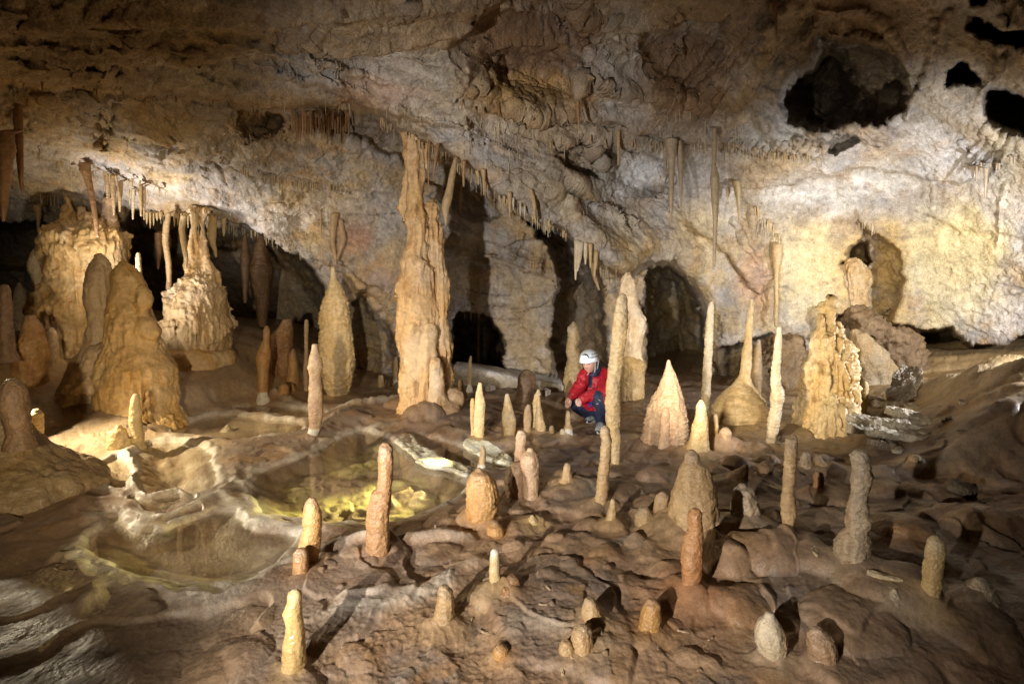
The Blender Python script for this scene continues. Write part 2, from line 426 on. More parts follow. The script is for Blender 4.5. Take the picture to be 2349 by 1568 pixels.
def build_floor():
    pys = np.concatenate([np.linspace(6500, 1720, 50)[:-1], np.arange(1720, 800, -2.0), np.linspace(800, 775, 22)[1:]])
    ys = CAMZ * FP / (pys - HZ)
    us = np.concatenate([np.linspace(-2.6, -1.02, 40)[:-1], np.arange(-1.02, 1.02, .0018), np.linspace(1.02, 2.6, 40)[1:]])
    Y = np.repeat(ys[:, None], len(us), 1); X = us[None] * np.maximum(Y, 1.4)
    Z, dm, wh, f1, f2, lump = [q.reshape(X.shape) for q in floor_z(X.ravel(), Y.ravel())]
    n = len(ys)
    # fine grain (popcorn mud in the middle foreground)
    Z = Z + .0022 * fbm(X, Y, 0, 40, 2, .5)
    fx, fy = on_plane(880, 1480, .05)
    pc = np.exp(-(((X - fx) / .55) ** 2 + ((Y - fy) / .45) ** 2)) 
    fx, fy = on_plane(1150, 1500, .05)
    pc = np.maximum(pc, np.exp(-(((X - fx) / .5) ** 2 + ((Y - fy) / .3) ** 2)))
    Z = Z + .010 * pc * np.maximum(0, pn(X * 38, Y * 38, 2))
    # colour
    cb = np.array([.265, .170, .106]); ct = np.array([.33, .215, .128]); cg = np.array([.215, .172, .140]); cw = np.array([.58, .52, .42]); co = np.array([.29, .175, .09])
    q = fbm(X, Y, 11, 1.7, 4, .55)
    c = mixc(cb, ct, sstep(-.3, .4, q)); shc = sstep(-.05, .08, fbm(X, Y, 9.1, .85, 3, .5))[..., None] * .55; c = c * (1 - shc) + cg * .95 * shc; c = c * (1 - sstep(.1, .6, fbm(X, Y, 21, 2.6, 4, .55))[..., None]) + cg * sstep(.1, .6, fbm(X, Y, 21, 2.6, 4, .55))[..., None]
    t = sstep(.25, .6, fbm(X, Y, 31, 3.3, 3, .5))[..., None]; c = c * (1 - t) + co * t
    t = sstep(.005, .03, lump)[..., None] * .35; c = c * (1 - t) + co * t
    # muddy brown left basin
    t = (sstep(-.8, -1.6, X) * sstep(4.2, 2.6, Y))[..., None] * .85; c = c * (1 - t) + np.array([.155, .105, .062]) * t
    # yellow ochre banks at both far sides
    t = (sstep(2.6, 5, X) * sstep(4, 6, Y))[..., None] * .8; c = c * (1 - t) + np.array([.41, .28, .125]) * t
    t = (sstep(-2.4, -3.6, X) * sstep(4, 6, Y))[..., None] * .6; c = c * (1 - t) + np.array([.36, .25, .13]) * t
    w = np.clip(wh * (.8 + .5 * fbm(X, Y, 3, 8, 3, .5)), 0, 1)[..., None]; c = c * (1 - w) + cw * w
    for lx, ly, lr, lh, sc_ in SKIRTS:
        sel = (np.abs(X - lx) < lr) & (np.abs(Y - ly) < lr)
        if not sel.any(): continue
        q = np.hypot(X[sel] - lx, Y[sel] - ly) / lr + .25 * pn(X[sel] * 14, Y[sel] * 14, 5)
        t = (np.clip(1.15 - q, 0, 1) ** 1.3 * .75)[:, None]; c[sel] = c[sel] * (1 - t) + np.array(sc_) * .85 * t
    # pool beds
    t = sstep(.03, .20, -dm)[..., None]
    fl = sstep(-.1, .35, fbm(X, Y, 41, 2.2, 4, .5))[..., None]
    yb = (sstep(-2.3, -1.9, X) * sstep(3.6, 4.0, Y))[..., None]
    bed = np.array([.36, .265, .175]) * (1 - fl) + (np.array([.46, .36, .25]) * (1 - yb) + np.array([.58, .50, .24]) * yb) * fl
    c = c * (1 - t) + bed * t
    # specks
    s = (fbm(X, Y, 51, 45, 2, .5) > .62)[..., None] * .4; c = c * (1 - s) + np.array([.08, .06, .045]) * s
    V = np.stack([X, Y, Z], -1).reshape(-1, 3)
    o = mk('cave_floor', V, gridfaces(n, len(us)), M_FLOOR, c.reshape(-1, 3))
    tag(o, kind='structure', label='brown lumpy flowstone floor of the cave')

def water_mat():
    m = bpy.data.materials.new('clear_pool_water'); m.use_nodes = True
    N = m.node_tree.nodes; L = m.node_tree.links; N.remove(N['Principled BSDF'])
    tr = N.new('ShaderNodeBsdfTransparent'); tr.inputs[0].default_value = (.95, .93, .86, 1)
    gl = N.new('ShaderNodeBsdfGlossy'); gl.inputs['Roughness'].default_value = .02
    lw = N.new('ShaderNodeLayerWeight'); lw.inputs['Blend'].default_value = .5
    pw = N.new('ShaderNodeMath'); pw.operation = 'POWER'; pw.inputs[1].default_value = 5; L.new(lw.outputs['Facing'], pw.inputs[0])
    sc_ = N.new('ShaderNodeMath'); sc_.operation = 'MULTIPLY_ADD'; sc_.inputs[1].default_value = .9; sc_.inputs[2].default_value = .02; L.new(pw.outputs[0], sc_.inputs[0])
    mx = N.new('ShaderNodeMixShader'); L.new(sc_.outputs[0], mx.inputs[0]); L.new(tr.outputs[0], mx.inputs[1]); L.new(gl.outputs[0], mx.inputs[2])
    tx = N.new('ShaderNodeTexNoise'); tx.inputs['Scale'].default_value = 3
    bp = N.new('ShaderNodeBump'); bp.inputs['Strength'].default_value = .012; L.new(tx.outputs['Fac'], bp.inputs['Height'])
    L.new(bp.outputs[0], gl.inputs['Normal']); L.new(mx.outputs[0], N['Material Output'].inputs[0])
    return m
M_WATER = water_mat()
xs = np.linspace(-6, 2.2, 9); ys_ = np.linspace(2.2, 9.6, 9)
g = np.stack(np.broadcast_arrays(xs[None], ys_[:, None], np.zeros((9, 9))), -1)
tag(mk('water', g.reshape(-1, 3), gridfaces(9, 9), M_WATER), kind='structure', label='still clear water of the rimstone pools')
# ================================================================= SHELL (ceiling and walls)
NPT = [(-500,-200,3.2),(-500,250,4.6),(400,-300,3.5),(1174,-300,4.3),(1900,-300,4.8),(2800,-200,4.6),(2800,300,5.6),(2800,800,6.5),(1500,-600,3.2),
 (0,0,4.0),(400,0,4.3),(800,0,4.8),(1174,0,5.6),(1500,0,6.2),(1900,0,6.6),(2349,0,6.0),(0,150,4.9),(400,150,5.4),(800,150,5.9),(1174,150,6.7),(1500,150,7.0),(1900,150,7.5),(2349,150,6.7),
 (0,200,5.4),(400,225,6.2),(810,235,6.6),(1100,300,6.9),(960,320,7.0),(1300,300,7.6),(1500,300,8.0),(1900,320,8.4),(2349,300,7.2),(1100,400,7.25),(1290,500,7.8),(1440,630,8.4),
 (1500,450,8.8),(1700,450,9.2),(1900,450,9.3),(2150,450,8.8),(2349,450,7.8),(1500,640,9.0),(1700,640,9.6),(1900,640,9.6),(2150,640,9.2),(2349,640,8.2),(1700,850,9.7),(1900,800,9.7),(2150,760,9.3),(2349,780,8.4),(2349,950,8.6),(1800,950,9.9)]
BPT = [(-500,250,5.2),(-500,500,8.5),(0,250,6.2),(200,300,6.9),(400,330,7.4),(600,330,7.8),(800,300,8.3),(900,330,8.8),(0,350,7.2),(0,480,8.6),(200,400,8.0),(200,480,8.6),(400,440,8.3),(400,520,9.0),(520,500,9.0),(700,440,9.1),(900,440,9.5),
 (650,545,9.4),(800,600,9.7),(850,700,10.1),(1000,480,10.1),(1100,500,10.3),(1100,620,10.0),(1100,700,10.2),(1100,850,10.6),(1250,700,10.5),(1300,850,10.7),(1450,750,10.4),(1500,700,10.2),(1600,760,10.2),(800,850,10.8),(500,850,11),(100,850,10.5),(0,700,10),(1600,950,10.6),(1100,960,10.8)]
RN, RB = RBF(NPT), RBF(BPT)
E1 = [(-4000,150),(-400,170),(0,187),(200,200),(400,216),(600,243),(700,248),(760,240),(810,232),(860,262),(960,322),(1020,348),(1100,402),(1160,468),(1230,512),(1290,527),(1340,577),(1380,612),(1440,640),(1475,605),(1540,592),(1590,640),(1620,700),(1640,800),(1660,900),(1680,1300)]
NPOLY = E1 + [(8000, 1300), (8000, -6000), (-4000, -6000)]
CPOLY = [(-600,300),(30,322),(60,332),(100,352),(180,386),(260,402),(320,420),(380,440),(480,468),(560,486),(600,560),(300,620),(-600,620)]
def P_(f, l): return [fr(f, x, y) for x, y in l]
HOLES = [ ([(1040,20),(1150,-60),(1320,-40),(1350,120),(1340,250),(1240,265),(1120,250),(1060,150)], .55, 60), ([(1440,60),(1560,0),(1700,20),(1690,120),(1620,240),(1560,270),(1480,180)], .4, 50), # polygon(P), extra depth, edge softness px, profile
 ([(-900,490),(0,497),(60,505),(110,516),(132,560),(135,900),(-900,900)], 5.0, 8),
 ([(275,512),(300,487),(350,482),(420,497),(520,516),(560,522),(600,537),(640,552),(680,582),(715,615),(750,650),(775,690),(790,740),(800,800),(800,900),(275,900)], 4.6, 12),
 ([(1168,472),(1230,516),(1290,534),(1335,580),(1368,612),(1386,680),(1392,750),(1405,900),(1280,900),(1262,800),(1268,700),(1290,640),(1262,580),(1238,545),(1200,505)], 3.0, 12),
 ([(1480,612),(1540,600),(1580,638),(1608,690),(1622,740),(1630,900),(1480,900),(1475,700)], 4.0, 16),
 ([(1036,735),(1060,716),(1100,712),(1125,732),(1150,762),(1157,800),(1150,850),(1140,900),(1032,900)], 2.6, 8),
 ([(806,700),(835,640),(850,690),(880,740),(912,770),(915,900),(795,900)], 1.0, 20),
 (P_('A3', [(700,700),(740,500),(850,380),(920,290),(950,205),(1000,185),(1100,240),(1200,235),(1330,260),(1440,300),(1530,400),(1590,500),(1600,640),(1560,760),(1450,840),(1350,860),(1170,850),(1050,890),(960,900),(880,860),(800,860),(720,800)]), 1.6, 34),
 (P_('A3', [(690,720),(730,520),(850,385),(920,295),(960,200),(1080,240),(1180,320),(1240,460),(1250,640),(1190,770),(1090,860),(1000,905),(880,880),(770,830)]), 1.7, 50),
 (P_('A3', [(1010,930),(1090,895),(1200,905),(1245,960),(1170,1000),(1060,1040),(1015,1010)]), .5, 6),
 (P_('A3', [(1930,190),(2000,95),(2060,115),(2130,175),(2200,205),(2349,190),(2900,150),(2900,330),(2300,330),(2180,290),(2060,262)]), 2.2, 22),
 (P_('A3', [(2000,-300),(2110,-100),(2110,40),(2000,40)]), 1.2, 8),
 (P_('A3', [(1805,570),(1840,460),(1880,400),(1990,395),(2050,565),(1960,580)]), 1.6, 16),
 (P_('A3', [(2080,620),(2130,570),(2349,610),(2900,600),(2900,1000),(2349,930),(2200,870),(2075,825)]), 2.6, 24),
 (P_('B3', [(1235,300),(1330,370),(1400,420),(1500,490),(1545,560),(1545,640),(1540,760),(1530,880),(1470,1000),(1380,1030),(1270,1000),(1200,900),(1160,800),(1130,720),(1130,620),(1190,500),(1240,420)]), .8, 14),
 (P_('B3', [(1125,600),(1150,525),(1230,440),(1290,450),(1320,560),(1310,620),(1240,600)]), 2.2, 8),
 (P_('B3', [(1060,1000),(1100,930),(1160,900),(1210,910),(1150,1030),(1100,1070)]), 1.2, 8),
 (P_('B3', [(1400,985),(1600,1015),(1640,1030),(1720,1010),(1850,1040),(1960,1110),(2000,1155),(2150,1145),(2250,1095),(2349,1065),(3200,900),(3200,1900),(1300,1900),(1230,1300),(1300,1050)]), 2.6, 12),
 (P_('B3', [(250,1170),(440,1090),(520,1060),(660,1060),(660,1700),(200,1700)]), .9, 14),
 (P_('A2', [(1440,1060),(1490,1000),(1560,960),(1660,880),(1700,920),(1700,1000),(1760,1090),(1800,1200),(1650,1230),(1480,1180)]), .5, 14),
 (P_('A2', [(1700,930),(1900,930),(2080,1000),(2180,1080),(2220,1200),(2200,1330),(2000,1300),(1850,1180),(1740,1060)]), .4, 14),
 (P_('A1', [(1590,740),(1680,715),(1820,720),(1930,800),(1840,900),(1760,920),(1640,920),(1590,860)]), .5, 12),
 (P_('A1', [(660,640),(760,640),(830,680),(800,800),(750,1000),(680,1010),(610,900),(620,760)]), .35, 16),
 ([(810,240),(900,290),(960,340),(1050,380),(1120,440),(1160,490),(1120,520),(1060,500),(1000,440),(920,380),(830,330),(700,300),(690,262),(760,250)], .5, 16),
]
RIDGES = [ ([(700,150),(800,200),(900,262),(1010,340),(1100,398)], 30, .16), ([(1060,300),(1180,370),(1290,450),(1380,540),(1440,610)], 26, .16), ([(1290,330),(1400,420),(1480,520),(1520,590)], 22, .12), ([(300,90),(500,140),(700,190),(820,226)], 24, .10), ([(60,120),(300,190),(420,210)], 20, .08), # line(P), half width px, height m (towards viewer)
 (P_('A3', [(740,30),(640,220),(560,380),(450,600),(330,800),(280,900)]), 26, .30),
 (P_('A3', [(560,220),(420,400),(300,560),(150,730)]), 9, .16), (P_('A3', [(500,210),(360,380),(240,540),(110,690)]), 8, .14), (P_('A3', [(430,230),(300,380),(120,600),(90,700)]), 8, .12),
 (P_('A3', [(610,200),(480,380),(360,560),(200,760)]), 7, .14),
 (P_('A3', [(300,260),(150,440),(0,560)]), 7, .10), (P_('A3', [(100,180),(0,380)]), 8, .08),
 (P_('A3', [(940,170),(840,350),(720,470),(700,540)]), 14, .22), (P_('A3', [(860,60),(830,250),(700,480)]), 9, .1), (P_('A3', [(690,30),(720,100),(640,200),(550,400)]), 10, .14),
 (P_('A3', [(600,620),(680,640),(700,680)]), 14, .2),
 (P_('A3', [(590,760),(650,880),(760,960),(900,990),(1000,960),(960,890)]), 22, .35),
 (P_('A3', [(1130,730),(1060,800),(960,890)]), 9, .5),
 (P_('A3', [(1170,855),(1260,940),(1320,990),(1390,1000)]), 7, .14), (P_('A3', [(1280,900),(1330,930),(1440,950)]), 5, .08),
 (P_('A3', [(1450,220),(1520,330),(1560,480),(1620,620),(1570,790)]), 8, .14), (P_('A3', [(1740,150),(1740,320),(1710,500),(1620,640)]), 8, .16), (P_('A3', [(1840,80),(1800,200),(1750,280)]), 10, .12),
 (P_('A3', [(980,70),(1100,100),(1250,80),(1340,120),(1440,200)]), 14, .2), (P_('A3', [(1030,240),(1150,270),(1230,235),(1360,280)]), 9, .2),
 (P_('A3', [(2170,0),(2210,200),(2200,400),(2080,620)]), 12, .3), (P_('A3', [(2330,60),(2280,200)]), 12, .3), (P_('A3', [(2240,380),(2160,540)]), 8, .15),
 (P_('A2', [(1550,0),(1680,150),(1760,330),(1850,520),(1900,600)]), 34, .18), (P_('A2', [(1780,0),(1840,150),(1900,330),(1960,440)]), 6, .08),
 (P_('A2', [(1880,300),(2050,480),(2200,660),(2349,760)]), 24, .14),
 (P_('A2', [(480,0),(440,90),(340,110),(150,170),(0,180)]), 7, .07), (P_('A2', [(280,130),(200,250),(120,380)]), 6, .05),
 (P_('A2', [(900,240),(880,400),(870,640)]), 8, .14), (P_('A2', [(940,310),(890,500),(780,690)]), 8, .14), (P_('A2', [(1050,390),(960,550),(910,620)]), 8, .13), (P_('A2', [(700,250),(760,420),(860,520),(960,580)]), 8, .12),
 (P_('A2', [(780,480),(820,600),(760,690)]), 8, .1), (P_('A2', [(1000,380),(940,520),(880,700)]), 6, .1),
 (P_('A2', [(900,600),(1000,560),(1060,600),(1110,660),(1180,740)]), 8, .1), (P_('A2', [(1150,500),(1230,560),(1310,640),(1250,770)]), 7, .08), (P_('A2', [(1480,590),(1390,680),(1300,770)]), 6, .08),
 (P_('A2', [(1460,80),(1480,180),(1540,320),(1600,420),(1640,560),(1590,700)]), 12, .22), (P_('A2', [(1650,200),(1620,420),(1620,620)]), 12, .24), (P_('A2', [(1640,600),(1700,760)]), 7, .12), (P_('A2', [(1580,620),(1530,700),(1560,760)]), 7, .12), (P_('A2', [(1420,80),(1420,250)]), 5, .08),
 (P_('A2', [(1700,430),(1800,600),(1870,780)]), 7, .1), (P_('A2', [(2349,250),(2210,480),(2130,530)]), 6, .1), (P_('A2', [(860,800),(900,930),(1100,1000),(1250,1030)]), 10, .1),
 (P_('A1', [(740,220),(900,290),(1060,370),(1220,440),(1290,500),(1450,580),(1600,650),(1800,690),(2000,700)]), 9, .08),
 (P_('A1', [(1050,780),(1180,900),(1260,990),(1330,1030),(1480,1080),(1640,1120),(1760,1100),(1830,980)]), 7, .10),
 (P_('A1', [(490,830),(600,770),(650,730),(580,690)]), 6, .09), (P_('A1', [(0,580),(160,640),(350,660),(560,630),(700,620)]), 8, .08),
 (P_('A1', [(2150,20),(2100,140),(2040,250)]), 8, .12), (P_('A1', [(2230,60),(2150,220),(2080,290)]), 8, .12), (P_('A1', [(1880,30),(1820,170),(1780,290)]), 8, .1),
 (P_('A1', [(1550,1130),(1700,1210),(1900,1240),(2100,1270),(2349,1300)]), 6, .1),
 (P_('B2', [(740,540),(860,530),(1050,540),(1240,550),(1360,590)]), 10, .15), (P_('B2', [(1400,470),(1380,560),(1360,640)]), 10, .25), (P_('B2', [(1260,330),(1230,480),(1180,560)]), 8, .15), (P_('B2', [(1280,330),(1310,460)]), 8, .15),
 (P_('B2', [(1880,230),(2000,300),(2100,440),(2130,520)]), 8, .12), (P_('B2', [(1640,250),(1790,330),(1900,420),(2000,500)]), 8, .1),
 (P_('B2', [(0,570),(150,740),(260,780),(410,900)]), 8, .2), (P_('B2', [(720,560),(640,700)]), 10, .15),
 (P_('B3', [(400,310),(500,480),(580,600)]), 8, .16), (P_('B3', [(450,100),(520,220),(540,420)]), 9, .12), (P_('B3', [(1720,0),(1760,90),(1730,240)]), 6, .08), (P_('B3', [(2220,60),(2170,330),(2170,480)]), 6, .08),
 (P_('A3', [(2180,830),(2120,960),(1990,1130)]), 7, .16), (P_('A3', [(2230,870),(2160,1020),(2050,1130)]), 7, .16), (P_('A3', [(2270,900),(2230,1040),(2110,1220)]), 7, .18), (P_('A3', [(2120,830),(2060,940),(1980,1050)]), 7, .14), (P_('A3', [(1920,960),(1990,1060)]), 5, .12),
]
for i in range(13):   # fringe of little curtains under the big recess
    x = 330 + i * 50; y = 960 + 3.2 * i * (1 if i < 9 else .9)
    RIDGES.append((P_('A3', [(x + 60, y - 25), (x + 25, y + 30), (x, y + 60)]), 3.2, .12))
LEDGES = [ # line drawn left to right, step depth m, reach px
 ([(-60,15),(300,45),(600,80),(1000,165)], .10, 60), ([(-60,60),(250,85),(500,125),(900,205)], .12, 70), ([(-60,112),(200,130),(450,165),(800,216)], .14, 60), ([(-60,188),(200,202),(400,218),(620,246),(810,233)], .30, 120),
 ([(-60,235),(120,250),(250,288),(420,335)], .10, 50), ([(360,285),(400,305),(440,342),(520,375),(620,388),(720,410),(800,432),(910,452)], .16, 70), ([(90,325),(300,362),(420,400),(560,452),(760,470)], .14, 60), ([(480,470),(640,500),(800,500)], .08, 40),
 ([(830,245),(1060,300),(1180,345),(1290,418),(1400,482),(1490,590)], .20, 70), ([(1080,250),(1250,272),(1400,272),(1560,325),(1740,350)], .16, 60), ([(1160,300),(1300,330),(1420,400),(1540,470),(1640,560)], .14, 50),
 ([(1640,425),(1800,418),(2000,388),(2200,418),(2400,398)], .10, 50), ([(1500,470),(1600,520),(1680,590),(1760,700)], .14, 50), ([(2100,480),(2200,520),(2400,560)], .06, 60), ([(1000,520),(1150,560),(1240,540)], .14, 40), ([(1060,600),(1140,590),(1260,640)], .18, 60), ([(1100,690),(1180,700),(1280,690)], .12, 50), ([(700,560),(800,640),(900,760)], .15, 50),
]
COLS = [ # cx,cy,rx,ry,colour,strength  (stains; one recess patch painted dark as shade)
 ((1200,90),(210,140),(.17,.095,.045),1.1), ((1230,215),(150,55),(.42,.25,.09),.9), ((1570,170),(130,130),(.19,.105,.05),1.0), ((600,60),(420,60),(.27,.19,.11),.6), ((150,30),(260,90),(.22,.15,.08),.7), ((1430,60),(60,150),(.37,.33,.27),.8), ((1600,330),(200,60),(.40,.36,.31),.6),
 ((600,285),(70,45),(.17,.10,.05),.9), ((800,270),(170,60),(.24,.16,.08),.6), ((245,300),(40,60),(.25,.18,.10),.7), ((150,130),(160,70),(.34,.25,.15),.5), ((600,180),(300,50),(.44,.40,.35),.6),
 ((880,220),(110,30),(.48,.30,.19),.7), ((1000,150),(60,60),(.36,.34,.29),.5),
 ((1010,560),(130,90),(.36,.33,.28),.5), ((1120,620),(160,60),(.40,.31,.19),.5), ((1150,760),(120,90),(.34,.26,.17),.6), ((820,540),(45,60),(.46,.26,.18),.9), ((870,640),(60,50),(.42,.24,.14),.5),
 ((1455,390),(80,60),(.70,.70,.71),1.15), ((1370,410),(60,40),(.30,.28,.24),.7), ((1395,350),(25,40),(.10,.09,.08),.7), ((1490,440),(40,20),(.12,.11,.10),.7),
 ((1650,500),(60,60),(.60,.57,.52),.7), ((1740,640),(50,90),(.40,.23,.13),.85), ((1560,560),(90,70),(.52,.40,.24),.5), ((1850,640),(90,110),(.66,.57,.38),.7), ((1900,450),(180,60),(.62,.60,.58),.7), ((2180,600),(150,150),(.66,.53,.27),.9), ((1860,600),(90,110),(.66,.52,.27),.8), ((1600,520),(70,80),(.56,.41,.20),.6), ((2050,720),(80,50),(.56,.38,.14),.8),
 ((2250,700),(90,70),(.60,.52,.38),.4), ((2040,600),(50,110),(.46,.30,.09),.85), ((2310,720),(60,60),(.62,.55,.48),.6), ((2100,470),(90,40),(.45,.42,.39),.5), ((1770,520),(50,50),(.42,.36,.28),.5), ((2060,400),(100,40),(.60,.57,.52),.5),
 ((1950,190),(165,140),(.12,.08,.045),1.15), ((2230,200),(150,130),(.22,.18,.12),.6), ((1950,620),(60,110),(.62,.42,.17),.8), ((1780,250),(60,110),(.46,.43,.38),.6), ((2150,160),(70,120),(.38,.33,.27),.6), ((2300,330),(60,120),(.36,.31,.21),.6), ((2250,40),(110,60),(.20,.19,.17),.6),  # first entry: brown recess rock, darkened further to paint in shade
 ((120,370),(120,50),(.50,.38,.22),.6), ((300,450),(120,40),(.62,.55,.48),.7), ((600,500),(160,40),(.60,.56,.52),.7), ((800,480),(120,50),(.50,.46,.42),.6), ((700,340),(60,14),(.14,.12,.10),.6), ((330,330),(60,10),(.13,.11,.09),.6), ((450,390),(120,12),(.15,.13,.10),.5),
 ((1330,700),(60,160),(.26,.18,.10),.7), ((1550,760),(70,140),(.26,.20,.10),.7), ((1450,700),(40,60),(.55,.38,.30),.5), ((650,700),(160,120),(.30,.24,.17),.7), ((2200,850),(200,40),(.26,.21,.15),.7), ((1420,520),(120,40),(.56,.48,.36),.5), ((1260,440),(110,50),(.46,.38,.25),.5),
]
def shell_depth(px, py, full=False):
    px = np.asarray(px, float); py = np.asarray(py, float)
    wob = fbm(px / 60, py / 60, 3.3, 1, 3, .55) * 9; wob2 = fbm(px / 60, py / 60, 8.3, 1, 3, .55) * 9
    X, Y = px + wob, py + wob2
    cx_, cy_ = np.clip(px, -900, 3200), np.clip(py, -700, 1150)
    n = RN(cx_, cy_); b = RB(cx_, np.clip(cy_, 100, 1150))
    b = np.maximum(b, n + .15 + .30 * sstep(900, 780, cx_) * sstep(480, 300, cy_) * sstep(300, 420, cx_))
    s = sdf(NPOLY, X, Y)
    m = sstep(5, -5, s)
    n = n + .30 * np.clip(1 + s / 34, 0, 1) ** 2
    b = b + .7 * sstep(6, -14, sdf(CPOLY, X, Y))
    Yd = b * (1 - m) + n * m
    X = X + 7 * fbm(px / 17, py / 17, 1.3, 1, 2) + 8 * fbm(px / 45, py / 45, 6.3, 1, 2); Y = Y + 7 * fbm(px / 17, py / 17, 5.3, 1, 2)
    for poly, ex, soft in HOLES:
        a = np.array(poly); M = 60
        sel = (px > a[:, 0].min() - M) & (px < a[:, 0].max() + M) & (py > a[:, 1].min() - M) & (py < a[:, 1].max() + M)
        if not sel.any(): continue
        d = -sdf(poly, X[sel], Y[sel])
        Yd[sel] += ex * (.75 * sstep(-2, soft, d) + .25 * sstep(0, soft * 4, d))
    for ln, h, w in LEDGES:
        a = np.array(ln); M = 3.2 * w
        sel = (px > a[:, 0].min() - M) & (px < a[:, 0].max() + M) & (py > a[:, 1].min() - M) & (py < a[:, 1].max() + M)
        if not sel.any(): continue
        x_ = px[sel] + wob[sel] * .8; y_ = py[sel] + wob2[sel] * 1.2
        dd = np.full(x_.shape, 1e9); sg = np.zeros(x_.shape)
        for (x0, y0), (x1, y1) in zip(ln[:-1], ln[1:]):
            ex, ey = x1 - x0, y1 - y0; t = np.clip(((x_ - x0) * ex + (y_ - y0) * ey) / (ex * ex + ey * ey), 0, 1)
            q = np.hypot(x_ - x0 - t * ex, y_ - y0 - t * ey); cr = (ex * (y_ - y0) - ey * (x_ - x0))
            u = q < dd; dd[u] = q[u]; sg[u] = np.sign(cr[u])
        fade = sstep(0, 60, x_ - a[0, 0] + 20) * sstep(0, 60, a[-1, 0] - x_ + 20) * (.5 + .7 * np.clip(.5 + fbm(x_ / 70, y_ / 70, 2.2, 1, 2), 0, 1))
        low = sstep(-3, 5, dd * sg)
        Yd[sel] += fade * h * np.exp(-dd / w) * (low - .45 * (1 - low))
    for ln, w, h in RIDGES:
        a = np.array(ln); M = 3 * w + 12
        sel = (px > a[:, 0].min() - M) & (px < a[:, 0].max() + M) & (py > a[:, 1].min() - M) & (py < a[:, 1].max() + M)
        if not sel.any(): continue
        d = dpoly(ln, px[sel] + wob[sel] * .5, py[sel] + wob2[sel] * .5)
        Yd[sel] -= h * .62 * np.clip(1 - (d / (w * 1.25)) ** 2, 0, 1) ** 1.6 * (.55 + .8 * np.clip(fbm(px[sel] / 28, py[sel] / 28, 4.4, 1, 2) + .4, 0, 1))
    return (Yd, s) if full else Yd

